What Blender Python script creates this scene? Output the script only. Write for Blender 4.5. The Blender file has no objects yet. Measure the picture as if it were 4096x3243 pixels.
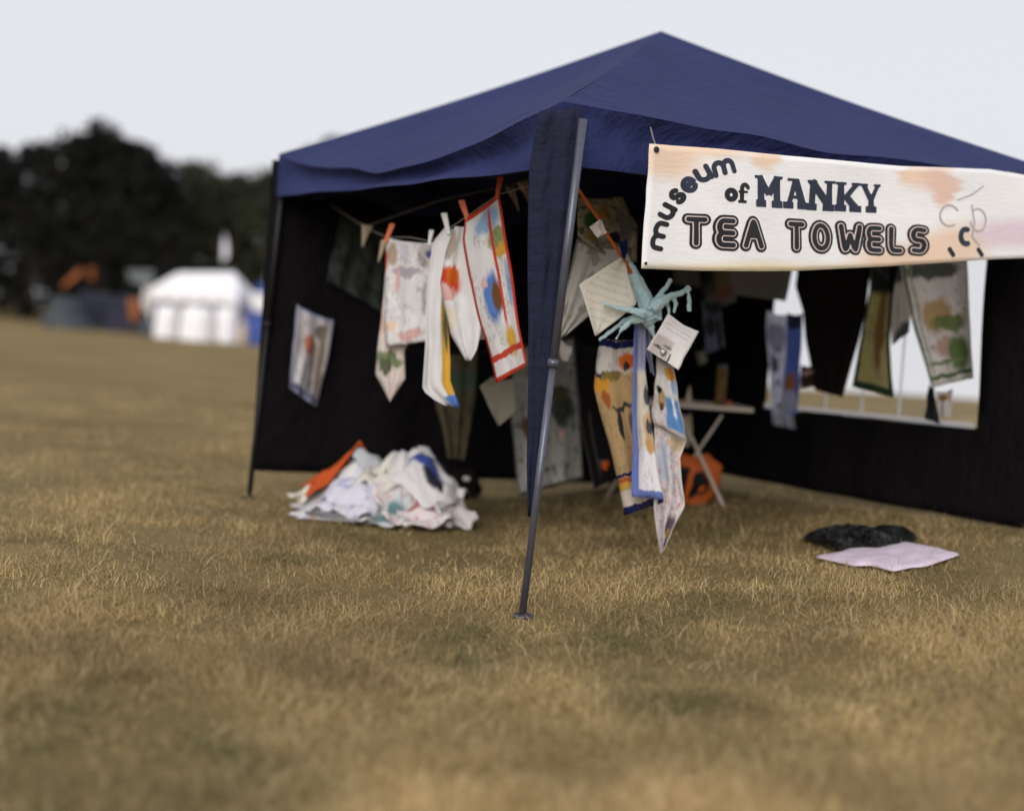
import bpy, bmesh, math, random
import numpy as np
from mathutils import Vector, Matrix, noise

# ------------------------------------------------------------------ camera, world, sun
W, H = 1024, 810
F_PX, CX, CY = 1300.0, 517.0, 362.0
ROLL = 0.0733
HOR = 26.0                                  # horizon above the optical axis, in pixels
PITCH = math.atan(HOR / F_PX)
CAM = Vector((0, 0, 1.08))
fwd = Vector((0, math.cos(PITCH), -math.sin(PITCH)))
r0 = Vector((1, 0, 0)); u0 = r0.cross(fwd)
right = r0 * math.cos(ROLL) + u0 * math.sin(ROLL)
up = u0 * math.cos(ROLL) - r0 * math.sin(ROLL)
scene = bpy.context.scene
C = scene.collection
cd = bpy.data.cameras.new('camera'); cam = bpy.data.objects.new('camera', cd); C.objects.link(cam)
cam.matrix_world = Matrix(((right.x, up.x, -fwd.x, CAM.x), (right.y, up.y, -fwd.y, CAM.y),
                           (right.z, up.z, -fwd.z, CAM.z), (0, 0, 0, 1)))
cd.sensor_fit = 'HORIZONTAL'; cd.sensor_width = 36; cd.lens = 36 * F_PX / W
cd.shift_x = (W / 2 - CX) / W
cd.shift_y = -(H / 2 - CY) / W
cd.clip_end = 2000; cd.clip_start = 0.05
cd.dof.use_dof = True; cd.dof.focus_distance = 5.25; cd.dof.aperture_fstop = 0.0457 / 0.066
cd.dof.aperture_blades = 0
scene.camera = cam
SUN_EL, SUN_AZ = math.radians(26), math.radians(192)      # low soft evening light from behind the camera
world = bpy.data.worlds.new('World'); scene.world = world; world.use_nodes = True
wn = world.node_tree; wn.nodes.clear()
wo = wn.nodes.new('ShaderNodeOutputWorld'); bg = wn.nodes.new('ShaderNodeBackground')
sky = wn.nodes.new('ShaderNodeTexSky'); sky.sky_type = 'NISHITA'; sky.sun_disc = False
sky.sun_elevation = SUN_EL; sky.sun_rotation = SUN_AZ; sky.dust_density = 6; sky.air_density = 1.2
tcw = wn.nodes.new('ShaderNodeTexCoord'); vmx = wn.nodes.new('ShaderNodeVectorMath'); vmx.operation = 'MAXIMUM'
vmx.inputs[1].default_value = (-2, -2, 0.06)
wn.links.new(tcw.outputs['Generated'], vmx.inputs[0]); wn.links.new(vmx.outputs[0], sky.inputs[0])
mx = wn.nodes.new('ShaderNodeMix'); mx.data_type = 'RGBA'; mx.inputs[0].default_value = 0.86
mx.inputs[7].default_value = (6.05, 6.05, 6.4, 1)
wn.links.new(sky.outputs[0], mx.inputs[6]); wn.links.new(mx.outputs[2], bg.inputs[0])
bg.inputs[1].default_value = 0.1
wn.links.new(bg.outputs[0], wo.inputs[0])
sd = bpy.data.lights.new('sun', 'SUN'); sd.energy = 1.5; sd.angle = math.radians(40); sd.color = (1, 0.97, 0.93)
sun = bpy.data.objects.new('sun', sd); C.objects.link(sun)
sdir = Vector((math.sin(SUN_AZ) * math.cos(SUN_EL), math.cos(SUN_AZ) * math.cos(SUN_EL), math.sin(SUN_EL)))
sun.rotation_euler = sdir.to_track_quat('Z', 'Y').to_euler()
scene.view_settings.view_transform = 'Standard'; scene.view_settings.look = 'None'
scene.view_settings.exposure = 0.50; scene.view_settings.gamma = 1.0
scene.cycles.max_bounces = 6

# ------------------------------------------------------------------ geometry helpers
def ray(px, py):
    a = (px - CX) / F_PX; b = (CY - py) / F_PX
    return (fwd + right * a + up * b)
def at(px, py, d):
    r = ray(px, py); return CAM + r * ((d - CAM.y) / r.y)
def on_plane(px, py, p0, n):
    r = ray(px, py); return CAM + r * ((p0 - CAM).dot(n) / r.dot(n))
def sstep(a, b, x):
    t = min(1, max(0, (x - a) / (b - a))); return t * t * (3 - 2 * t)
def gz(x, y):
    z = 0.1 * (x if x > 0.4 else (0 if x < -0.4 else (x + 0.4) ** 2 / 1.6))
    if x > 3.5: z = 0.35 + 0.15 * (1 - math.exp(-(x - 3.5) / 3))
    z = z * (1 - 0.9 * sstep(25, 60, y))
    z += 0.02 * noise.noise(Vector((x * .5, y * .5, 3)))* (1 if y > 3 else .5)
    az = x / max(y, 1)
    k = sstep(0.0, 0.1, az)
    dd = max(0, y - 26)
    z -= k * min(0.0045 * dd * dd, 0.16 * dd)
    return z
def ground(px, py):
    z = 0.0
    for i in range(30):
        r = ray(px, py); p = CAM + r * ((z - CAM.z) / r.z); z = 0.5 * z + 0.5 * gz(p.x, p.y)
    return p

def mesh_obj(name, verts, faces, mats, parent=None, uvs=None, smooth=False, mi=None):
    me = bpy.data.meshes.new(name); me.from_pydata([tuple(v) for v in verts], [], faces)
    for m in (mats if isinstance(mats, (list, tuple)) else [mats]): me.materials.append(m)
    if uvs is not None:
        l = me.uv_layers.new(name='UVMap')
        for p in me.polygons:
            for li in p.loop_indices: l.data[li].uv = uvs[me.loops[li].vertex_index]
    if mi is not None:
        for p, k in zip(me.polygons, mi): p.material_index = k
    if smooth: me.polygons.foreach_set('use_smooth', [True] * len(me.polygons))
    me.update()
    o = bpy.data.objects.new(name, me); C.objects.link(o)
    if parent: o.parent = parent
    return o
def empty(name, loc=(0, 0, 0)):
    o = bpy.data.objects.new(name, None); C.objects.link(o); o.location = loc; o.empty_display_size = 0.1
    return o
def tag(o, label=None, cat=None, group=None, kind=None):
    if label: o['label'] = label
    if cat: o['category'] = cat
    if group: o['group'] = group
    if kind: o['kind'] = kind
    return o
def keep(o, parent):                        # parent without moving
    o.parent = parent; o.matrix_parent_inverse = Matrix.Translation(parent.location).inverted(); return o
def solidify(o, t=0.003):
    m = o.modifiers.new('thickness', 'SOLIDIFY'); m.thickness = t; m.offset = 0; return o

class MB:
    def __init__(s): s.v = []; s.f = []; s.mi = []
    def add(s, vs, fs, k=0):
        n = len(s.v); s.v += [Vector(p) for p in vs]; s.f += [tuple(i + n for i in f) for f in fs]; s.mi += [k] * len(fs)
    def tube(s, pts, rad, seg=8, k=0, cap=True):
        pts = [Vector(p) for p in pts]; n = len(pts)
        rad = rad if isinstance(rad, (list, tuple)) else [rad] * n
        vs = []; fs = []
        for i, p in enumerate(pts):
            d = (pts[min(i + 1, n - 1)] - pts[max(i - 1, 0)]).normalized()
            a = Vector((0, 0, 1)) if abs(d.z) < 0.9 else Vector((1, 0, 0))
            e1 = d.cross(a).normalized(); e2 = d.cross(e1)
            for j in range(seg):
                t = 2 * math.pi * (j + .5) / seg; vs.append(p + (e1 * math.cos(t) + e2 * math.sin(t)) * rad[i])
        for i in range(n - 1):
            for j in range(seg):
                fs.append((i * seg + j, i * seg + (j + 1) % seg, (i + 1) * seg + (j + 1) % seg, (i + 1) * seg + j))
        if cap:
            fs.append(tuple(range(seg))); fs.append(tuple(range((n - 1) * seg, n * seg)))
        s.add(vs, fs, k)
    def bar(s, a, b, w, h, upv=(0, 0, 1), k=0):
        a = Vector(a); b = Vector(b); d = (b - a).normalized(); e1 = d.cross(Vector(upv)).normalized(); e2 = e1.cross(d)
        vs = [p + e1 * (x * w / 2) + e2 * (y * h / 2) for p in (a, b) for x, y in ((-1, -1), (1, -1), (1, 1), (-1, 1))]
        s.add(vs, [(0, 1, 2, 3), (4, 5, 6, 7), (0, 1, 5, 4), (1, 2, 6, 5), (2, 3, 7, 6), (3, 0, 4, 7)], k)
    def build(s, name, mats, parent=None, smooth=False):
        me_o = mesh_obj(name, s.v, s.f, mats, None, smooth=smooth, mi=s.mi)
        bm = bmesh.new(); bm.from_mesh(me_o.data); bmesh.ops.recalc_face_normals(bm, faces=bm.faces); bm.to_mesh(me_o.data); bm.free()
        if parent: keep(me_o, parent)
        return me_o

# ------------------------------------------------------------------ materials
def srgb(r, g, b):
    f = lambda c: (c / 255 / 12.92) if c <= 10 else ((c / 255 + .055) / 1.055) ** 2.4
    return (f(r), f(g), f(b), 1)
class NT:
    def __init__(s, name):
        s.m = bpy.data.materials.new(name); s.m.use_nodes = True; s.t = s.m.node_tree
        s.p = s.t.nodes['Principled BSDF']; s.out = s.t.nodes['Material Output']
    def n(s, typ, **kw):
        o = s.t.nodes.new(typ)
        for k, v in kw.items(): setattr(o, k, v)
        return o
    def l(s, a, b): s.t.links.new(a, b)
    def math(s, op, a, b=None, c=None):
        o = s.n('ShaderNodeMath', operation=op)
        for i, x in enumerate((a, b, c)):
            if x is None: continue
            if isinstance(x, (int, float)): o.inputs[i].default_value = x
            else: s.l(x, o.inputs[i])
        return o.outputs[0]
    def mix(s, fac, a, b, blend='MIX'):
        o = s.n('ShaderNodeMix', data_type='RGBA', blend_type=blend)
        for i, x in ((0, fac), (6, a), (7, b)):
            if isinstance(x, (int, float)): o.inputs[i].default_value = x
            elif isinstance(x, tuple): o.inputs[i].default_value = x if len(x) == 4 else (*x, 1)
            else: s.l(x, o.inputs[i])
        return o.outputs[2]
    def noise(s, vec, scale, detail=3, rough=.55):
        o = s.n('ShaderNodeTexNoise'); o.inputs['Scale'].default_value = scale; o.inputs['Detail'].default_value = detail
        o.inputs['Roughness'].default_value = rough
        if vec is not None: s.l(vec, o.inputs['Vector'])
        return o
    def ramp(s, fac, stops):
        o = s.n('ShaderNodeValToRGB'); e = o.color_ramp.elements
        while len(e) < len(stops): e.new(.5)
        for x, (p, c) in zip(e, stops): x.position = p; x.color = c if len(c) == 4 else (*c, 1)
        s.l(fac, o.inputs[0]); return o.outputs[0]
    def bump(s, h, strength, dist=.01):
        o = s.n('ShaderNodeBump'); o.inputs['Strength'].default_value = strength; o.inputs['Distance'].default_value = dist
        s.l(h, o.inputs['Height']); s.l(o.outputs[0], s.p.inputs['Normal'])

def simple(name, col, rough=.7, metal=0, var=.25, scale=12, bump=.15, spec=.4):
    N = NT(name); tc = N.n('ShaderNodeTexCoord')
    nz = N.noise(tc.outputs['Object'], scale, 5)
    c = N.mix(nz.outputs[0], tuple(x * (1 - var) for x in col[:3]), tuple(min(1, x * (1 + var)) for x in col[:3]))
    N.l(c, N.p.inputs['Base Color']); N.p.inputs['Roughness'].default_value = rough; N.p.inputs['Metallic'].default_value = metal
    N.p.inputs['Specular IOR Level'].default_value = spec
    n2 = N.noise(tc.outputs['Object'], scale * 4, 4); N.bump(n2.outputs[0], bump)
    return N.m

def print_mat(name, base, patches=(), border=None, wobble=.05, scatter=None, trans=.25, rough=.9, soft=.12, lines=None, weave=60, ink=None):
    """Printed cloth: UV-space patches (kind, u, v, half-u, half-v, colour); scatter = [(colour, amount, scale)]."""
    N = NT(name); uv = N.n('ShaderNodeUVMap'); uv.uv_map = 'UVMap'
    sep = N.n('ShaderNodeSeparateXYZ'); N.l(uv.outputs[0], sep.inputs[0])
    nz = N.noise(uv.outputs[0], 6, 6, .65); sp2 = N.n('ShaderNodeSeparateColor'); N.l(nz.outputs['Color'], sp2.inputs[0])
    U = N.math('ADD', sep.outputs[0], N.math('MULTIPLY', N.math('SUBTRACT', sp2.outputs[0], .5), wobble * 2))
    V = N.math('ADD', sep.outputs[1], N.math('MULTIPLY', N.math('SUBTRACT', sp2.outputs[1], .5), wobble * 2))
    k2 = 2 * (wobble + .05)
    U2 = N.math('ADD', sep.outputs[0], N.math('MULTIPLY', N.math('SUBTRACT', sp2.outputs[0], .5), k2))
    V2 = N.math('ADD', sep.outputs[1], N.math('MULTIPLY', N.math('SUBTRACT', sp2.outputs[1], .5), k2 * .8))
    n0 = N.noise(uv.outputs[0], 3.0, 4)
    col = N.mix(n0.outputs[0], tuple(x * .88 for x in base[:3]), tuple(min(.95, x * 1.06) for x in base[:3]))
    for i, (c, amt, sc) in enumerate(scatter or ()):
        off = N.n('ShaderNodeVectorMath', operation='ADD'); off.inputs[1].default_value = (i * 3.7 + .3, i * 1.9, i)
        N.l(uv.outputs[0], off.inputs[0])
        ns = N.noise(off.outputs[0], sc, 2)
        f = N.math('MULTIPLY', N.math('SUBTRACT', ns.outputs[0], 1 - amt), 14); f = N.math('MINIMUM', N.math('MAXIMUM', f, 0), .85)
        col = N.mix(f, col, c)
    for (kind, u, v, su, sv, c) in patches:
        e_ = kind == 'e'
        du = N.math('DIVIDE', N.math('SUBTRACT', U2 if e_ else U, u), su); dv = N.math('DIVIDE', N.math('SUBTRACT', V2 if e_ else V, v), sv)
        if e_: d = N.math('SQRT', N.math('ADD', N.math('MULTIPLY', du, du), N.math('MULTIPLY', dv, dv)))
        else: d = N.math('MAXIMUM', N.math('ABSOLUTE', du), N.math('ABSOLUTE', dv))
        sf = max(soft, .2) if e_ else soft
        f = N.math('DIVIDE', N.math('SUBTRACT', 1 + sf, d), 2 * sf); f = N.math('MINIMUM', N.math('MAXIMUM', f, 0), 1)
        col = N.mix(f, col, c)
    if ink:                                  # line drawing: thin contours of a noise field
        (c, sc, amt) = ink
        n3 = N.noise(uv.outputs[0], sc, 2.5, .6); ln = N.math('LESS_THAN', N.math('ABSOLUTE', N.math('SUBTRACT', n3.outputs[0], .5)), .018)
        n4 = N.noise(uv.outputs[0], 2.6, 1); mk = N.math('GREATER_THAN', n4.outputs[0], .47)
        col = N.mix(N.math('MULTIPLY', N.math('MULTIPLY', ln, mk), amt), col, c)
    if lines:                                # rows of faint handwriting
        (cnt, lo, hi, c, amt) = lines
        w = N.math('FRACT', N.math('MULTIPLY', V, cnt)); on = N.math('LESS_THAN', w, .35)
        ins = N.math('MULTIPLY', N.math('GREATER_THAN', sep.outputs[1], lo), N.math('LESS_THAN', sep.outputs[1], hi))
        insx = N.math('MULTIPLY', N.math('GREATER_THAN', sep.outputs[0], .1), N.math('LESS_THAN', sep.outputs[0], .88))
        gw = N.noise(uv.outputs[0], 45, 1); gap = N.math('GREATER_THAN', gw.outputs[0], .48)
        f = N.math('MULTIPLY', N.math('MULTIPLY', on, ins), N.math('MULTIPLY', N.math('MULTIPLY', gap, insx), amt))
        col = N.mix(f, col, c)
    if border:
        w, c = border[0], border[1]; w2 = border[2] if len(border) > 2 else w
        eu = N.math('MINIMUM', sep.outputs[0], N.math('SUBTRACT', 1, sep.outputs[0])); ev = N.math('MINIMUM', sep.outputs[1], N.math('SUBTRACT', 1, sep.outputs[1]))
        f = N.math('MAXIMUM', N.math('LESS_THAN', eu, w), N.math('LESS_THAN', ev, w2))
        col = N.mix(f, col, c)
    N.l(col, N.p.inputs['Base Color']); N.p.inputs['Roughness'].default_value = rough; N.p.inputs['Specular IOR Level'].default_value = .15
    nb = N.noise(uv.outputs[0], weave, 3, .7); N.bump(nb.outputs[0], .25, .01)
    if trans:
        t = N.n('ShaderNodeBsdfTranslucent'); N.l(col, t.inputs[0]); ms = N.n('ShaderNodeMixShader'); ms.inputs[0].default_value = trans
        N.l(N.p.outputs[0], ms.inputs[1]); N.l(t.outputs[0], ms.inputs[2]); N.l(ms.outputs[0], N.out.inputs[0])
    return N.m

def ink_mat(*a, **k): return print_mat(*a, ink=((.16, .13, .15, 1), 8, .42), **k)
WHITE = (.78, .77, .78, 1); CREAM = (.74, .69, .58, 1); NAVY = (.012, .018, .09, 1); RED = (.58, .06, .03, 1)
ORANGE = (.62, .13, .02, 1); YEL = (.70, .42, .06, 1); BLUE = (.10, .22, .55, 1); SKYB = (.30, .46, .68, 1)
PINK = (.70, .46, .44, 1); GREEN = (.11, .13, .08, 1); BLACK = (.008, .008, .009, 1); BROWN = (.16, .075, .03, 1)
OLIVE = (.12, .11, .05, 1); TAN = (.52, .36, .18, 1); GREY = (.22, .22, .21, 1); LILAC = (.40, .42, .62, 1)

def fabric_tent(name, col, rough=.85):
    N = NT(name); tc = N.n('ShaderNodeTexCoord')
    n1 = N.noise(tc.outputs['Object'], 2.2, 5); n2 = N.noise(tc.outputs['Object'], 6, 4)
    c = N.mix(n1.outputs[0], tuple(x * .78 for x in col[:3]), tuple(x * 1.2 for x in col[:3]))
    N.l(c, N.p.inputs['Base Color']); N.p.inputs['Roughness'].default_value = rough; N.p.inputs['Specular IOR Level'].default_value = .2
    mp = N.n('ShaderNodeMapping'); mp.inputs['Scale'].default_value = (1.2, 5.5, 3.0); mp.inputs['Rotation'].default_value = (0, 0, .6); N.l(tc.outputs['Object'], mp.inputs[0])
    n3 = N.noise(mp.outputs[0], 1.4, 4, .6)
    hh = N.math('ADD', N.math('MULTIPLY', n2.outputs[0], .35), N.math('MULTIPLY', n3.outputs[0], 1.0)); N.bump(hh, .45, .10)
    return N.m
M_ROOF = fabric_tent('navy polyester roof', (.018, .025, .092, 1))
M_WALL = fabric_tent('black polyester wall', (.006, .005, .006, 1))
M_WALL.node_tree.nodes['Principled BSDF'].inputs['Specular IOR Level'].default_value = .08
M_CURT = fabric_tent('dark navy polyester', (.012, .015, .036, 1))
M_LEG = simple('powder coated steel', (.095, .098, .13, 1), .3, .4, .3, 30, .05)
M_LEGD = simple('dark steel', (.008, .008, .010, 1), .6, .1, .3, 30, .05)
M_GLAZE = simple('white webbing', (.80, .81, .86, 1), .8)
_t = M_GLAZE.node_tree; _tb = _t.nodes.new('ShaderNodeBsdfTranslucent'); _tb.inputs[0].default_value = (.85, .86, .9, 1); _ms = _t.nodes.new('ShaderNodeMixShader'); _ms.inputs[0].default_value = .8
_t.links.new(_t.nodes['Principled BSDF'].outputs[0], _ms.inputs[1]); _t.links.new(_tb.outputs[0], _ms.inputs[2])
_tp = _t.nodes.new('ShaderNodeBsdfTransparent'); _m2 = _t.nodes.new('ShaderNodeMixShader'); _m2.inputs[0].default_value = .45
_t.links.new(_tp.outputs[0], _m2.inputs[1]); _t.links.new(_ms.outputs[0], _m2.inputs[2]); _t.links.new(_m2.outputs[0], _t.nodes['Material Output'].inputs[0])
M_CORD = simple('orange cord', ORANGE, .8)
M_ROPE = simple('grey cord', (.2, .18, .16, 1), .9)
M_PEG_O = simple('orange plastic', (.65, .12, .02, 1), .4)
M_PEG_W = simple('white plastic', (.7, .7, .72, 1), .4)

# ------------------------------------------------------------------ ground and grass
def ground_material():
    N = NT('dry grass ground'); tc = N.n('ShaderNodeTexCoord')
    a = N.noise(tc.outputs['Object'], .45, 5, .6); b = N.noise(tc.outputs['Object'], 3.2, 5, .65); c = N.noise(tc.outputs['Object'], 60, 4, .7)
    base = N.ramp(a.outputs[0], [(.30, (.24, .18, .085)), (.5, (.31, .24, .12)), (.7, (.39, .31, .165))])
    pat = N.ramp(b.outputs[0], [(.35, (.34, .28, .17)), (.62, (.80, .70, .54))])
    f = N.mix(.45, base, pat, 'MULTIPLY'); 
    f2 = N.mix(.5, f, N.ramp(c.outputs[0], [(.3, (.35, .32, .25)), (.7, (1, 1, 1))]), 'MULTIPLY')
    g = N.noise(tc.outputs['Object'], .8, 3); gf = N.math('MINIMUM', N.math('MAXIMUM', N.math('MULTIPLY', N.math('SUBTRACT', g.outputs[0], .56), 6), 0), .4)
    col = N.mix(gf, f2, (.12, .115, .05))
    N.l(col, N.p.inputs['Base Color']); N.p.inputs['Roughness'].default_value = .95; N.p.inputs['Specular IOR Level'].default_value = .1
    N.bump(c.outputs[0], .6, .03)
    return N.m
xs = sorted(set([round(-6 + .25 * i, 2) for i in range(57)] + [-600, -300, -150, -100, -75, -60, -50, -40, -30, -24, -18, -14, -11, -9, -7.5, 9, 10, 11.5, 13, 15, 18, 22, 27, 33, 40, 50, 65, 85, 120, 180, 300, 600]))
ys = sorted(set([round(.5 + .25 * i, 2) for i in range(62)] + [-20, -8, -3, -1] + [16.5 + i * 1.5 for i in range(40)] + [80, 90, 105, 125, 150, 190, 250, 350, 600, 1000]))
gv = [(x, y, gz(x, y)) for y in ys for x in xs]; nx = len(xs)
gf_ = [(j * nx + i, j * nx + i + 1, (j + 1) * nx + i + 1, (j + 1) * nx + i) for j in range(len(ys) - 1) for i in range(nx - 1)]
tag(mesh_obj('ground', gv, gf_, ground_material(), smooth=True), kind='structure')

def blade_mat():
    N = NT('grass blades'); at_ = N.n('ShaderNodeAttribute'); at_.attribute_name = 'tint'
    N.l(at_.outputs['Color'], N.p.inputs['Base Color']); N.p.inputs['Roughness'].default_value = .8; N.p.inputs['Specular IOR Level'].default_value = .15
    t = N.n('ShaderNodeBsdfTranslucent'); N.l(at_.outputs['Color'], t.inputs[0]); ms = N.n('ShaderNodeMixShader'); ms.inputs[0].default_value = .3
    N.l(N.p.outputs[0], ms.inputs[1]); N.l(t.outputs[0], ms.inputs[2]); N.l(ms.outputs[0], N.out.inputs[0])
    return N.m
def grass(name, label, n, d0, d1, hmin, hmax, wid, seed, straw=False, xlim=None):
    rg = np.random.default_rng(seed)
    d = 1 / (1 / d0 - rg.random(n) * (1 / d0 - 1 / d1)) if d1 / d0 > 1.5 else d0 + rg.random(n) * (d1 - d0)
    x = (rg.random(n) * 1.34 - .64) * d * 0.82
    # clumping
    cl = np.array([noise.noise(Vector((a * 1.6, b * 1.6, 9))) + .6 * noise.noise(Vector((a * 6, b * 6, 2))) for a, b in zip(x, d)])
    kp = rg.random(n) < np.clip(.62 + 1.0 * cl, .22, 1); x, d, cl = x[kp], d[kp], cl[kp]; n = len(x)
    z = np.array([gz(a, b) for a, b in zip(x, d)]) - .004
    grn = np.array([noise.noise(Vector((a * .8, b * .8, 21))) + .5 * noise.noise(Vector((a * 3, b * 3, 5))) for a, b in zip(x, d)])
    h = (hmin + (hmax - hmin) * rg.random(n) ** 1.6) * (1 + .5 * np.clip(cl, -.5, .8))
    far = np.clip(d / 5.5, 1, 3); w = wid * (.7 + .6 * rg.random(n)) * far
    th = rg.random(n) * 2 * np.pi; ln = rg.random(n) ** .8 * (5.0 if hmax < .03 else 2.2 if straw else 1.7); ph = rg.random(n) * 2 * np.pi
    bx, by = np.cos(ph) * ln * h, np.sin(ph) * ln * h; sx, sy = np.cos(th) * w, np.sin(th) * w
    sg = 4 if straw else 2
    V = []; 
    for k in range(sg + 1):
        t = k / sg; cur = t ** 1.8
        px = x + bx * cur; py = d + by * cur; pz = z + h * (t - .35 * t * t * np.clip(ln, 0, 1.2))
        ww = (1 - t * .92)
        V.append(np.stack([px - sx * ww, py - sy * ww, pz], 1)); V.append(np.stack([px + sx * ww, py + sy * ww, pz], 1))
    nv = 2 * (sg + 1); V = np.stack(V, 1).reshape(-1, 3)
    base = np.arange(n)[:, None] * nv
    Q = np.concatenate([base + np.array([2 * k, 2 * k + 1, 2 * k + 3, 2 * k + 2]) for k in range(sg)], 1).reshape(-1)
    me = bpy.data.meshes.new(name); nf = n * sg
    me.vertices.add(len(V)); me.vertices.foreach_set('co', V.astype(np.float32).reshape(-1))
    me.loops.add(nf * 4); me.loops.foreach_set('vertex_index', Q.astype(np.int32))
    me.polygons.add(nf); me.polygons.foreach_set('loop_start', np.arange(nf, dtype=np.int32) * 4)
    me.update(calc_edges=True)
    pal = np.array([[.37, .29, .145], [.45, .36, .20], [.29, .22, .10], [.40, .335, .20], [.23, .185, .085]]) if not straw else np.array([[.56, .44, .26], [.62, .51, .33], [.46, .34, .18]])
    pt = np.array([noise.noise(Vector((a * 2.4, b * 1.9, 31))) + .8 * noise.noise(Vector((a * .7, b * .6, 41))) for a, b in zip(x, d)])
    c = pal[rg.integers(0, len(pal), n)] * (.75 + .5 * rg.random((n, 1))) * 1.12 * np.clip(1 + .48 * pt, .55, 1.45)[:, None]
    gw = np.clip((grn - .06) * 2.4 + rg.random(n) * .5 - .2, 0, 1)[:, None] * (0 if straw else .85)
    c = c * (1 - gw) + np.array([.13, .135, .062]) * gw * (.7 + .6 * rg.random((n, 1)))
    c = c * np.array([1.06, 1.0, .93])
    c = np.concatenate([c, np.ones((n, 1))], 1); c = np.repeat(c, nv, 0)
    ca = me.color_attributes.new('tint', 'FLOAT_COLOR', 'POINT'); ca.data.foreach_set('color', c.astype(np.float32).reshape(-1))
    me.materials.append(BLADE); o = bpy.data.objects.new(name, me); C.objects.link(o)
    return tag(o, label, 'grass', kind='stuff')
BLADE = blade_mat()
grass('dry_grass', 'short dry tan grass covering the field', 390000, 2.6, 17, .012, .055, .0022, 3)
grass('straw', 'longer pale bleached straws standing in the short grass', 43000, 2.6, 11, .03, .095, .0012, 8, True)
grass('matted_straw', 'fine matted dead straw lying flat between the grass blades', 70000, 2.6, 9, .010, .026, .0011, 15, True)

# ------------------------------------------------------------------ gazebo frame points
Fb = ground(522, 617); Lb = ground(249, 498)
Rb = Vector((2.75, 6.6, 0)); Rb.z = gz(Rb.x, Rb.y)
Bb = Vector((Lb.x + Rb.x - Fb.x, Lb.y + Rb.y - Fb.y, 0)); Bb.z = gz(Bb.x, Bb.y)
Ft = at(562, 101, Fb.y); Lt = at(279, 154, Lb.y); Rt = Vector((Rb.x, Rb.y, 2.085)); Bt = Vector((Bb.x, Bb.y, 2.1))
APEX = at(661, 31, (Lb.y + Rb.y) / 2)
up_z = Vector((0, 0, 1))
nLB = (Bb - Lb).cross(up_z).normalized(); nLB = nLB if nLB.y < 0 else -nLB
nBR = (Rb - Bb).cross(up_z).normalized(); nBR = nBR if nBR.y < 0 else -nBR
nFR = (Rb - Fb).cross(up_z).normalized(); nFR = nFR if nFR.y < 0 else -nFR
nFL = (Lb - Fb).cross(up_z).normalized(); nFL = nFL if nFL.y < 0 else -nFL

def mix(a, b, t): return a * (1 - t) + b * t
gaz = empty('pop_up_gazebo', Fb)
tag(gaz, 'navy blue pop-up gazebo with dark side walls standing on the dry grass', 'gazebo')
# roof: four sagging panels and a valance on each side
def roof_panel(c0, c1, sag, seed, inward):
    V = []; Fc = []; NS, NTt = 40, 22
    for j in range(NTt + 1):
        t = j / NTt
        for i in range(NS + 1):
            s = i / NS
            e = mix(c0, c1, s); p = mix(e, APEX, t)
            bow = math.sin(math.pi * s)
            p.z -= sag * bow * (1 - t) ** 2.2 + 0.055 * math.sin(math.pi * t) * (0.35 + .65 * bow)
            w = noise.noise(Vector((s * 3 + seed, t * 2.4, seed * 1.7)))
            edge = min(1, 5 * min(s, 1 - s) + .15)
            p.z += .03 * w * edge * (1 - t)
            r = math.sin((s * 1.0 + t * .25) * 20 + 4 * w) * .009 * (1 - t) ** 1.5 * edge
            p.z += r
            V.append(p)
    for j in range(NTt):
        for i in range(NS):
            a = j * (NS + 1) + i; Fc.append((a, a + 1, a + NS + 2, a + NS + 1))
    o = mesh_obj('roof_panel', V, Fc, M_ROOF, smooth=True); keep(o, gaz)
    return V[:NS + 1]
def valance(edge, drop, out, seed, flat):
    V = []; Fc = []; n = len(edge); K = 6
    ax = (edge[-1] - edge[0]).normalized()
    for k in range(K + 1):
        t = k / K
        for i, e in enumerate(edge):
            s = i / (n - 1); z_line = mix(edge[0], edge[-1], s).z
            zb = mix(e, Vector((0, 0, z_line)), flat).z - drop * (1 - .12 * math.sin(math.pi * s))
            ends = min(1, 7 * min(s, 1 - s))
            prof = -.055 * math.sin(math.pi * min(1, t * 1.25)) ** 1.2 + .05 * max(0, t - .45)
            p = e + out * ends * (prof + .018 * math.sin(s * 26 + seed) * t + .05 * noise.noise(Vector((s * 4, t * 1.2, seed))) * t)
            p.z = e.z + (zb - e.z) * t
            V.append(p)
    for k in range(K):
        for i in range(n - 1):
            a = k * n + i; Fc.append((a, a + 1, a + n + 1, a + n))
    o = mesh_obj('valance', V, Fc, M_ROOF, smooth=True); keep(o, gaz)
e1 = roof_panel(Ft, Lt, .18, 1.3, nFL); valance(e1, .25, nFL, 1, .75)
e2 = roof_panel(Rt, Ft, .04, 4.1, nFR); valance(e2, .24, nFR, 2, .2)
e3 = roof_panel(Lt, Bt, .08, 7.7, -nFR); valance(e3, .24, -nFR, 3, .3)
e4 = roof_panel(Bt, Rt, .08, 9.2, -nFL); valance(e4, .24, -nFL, 4, .3)
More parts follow.
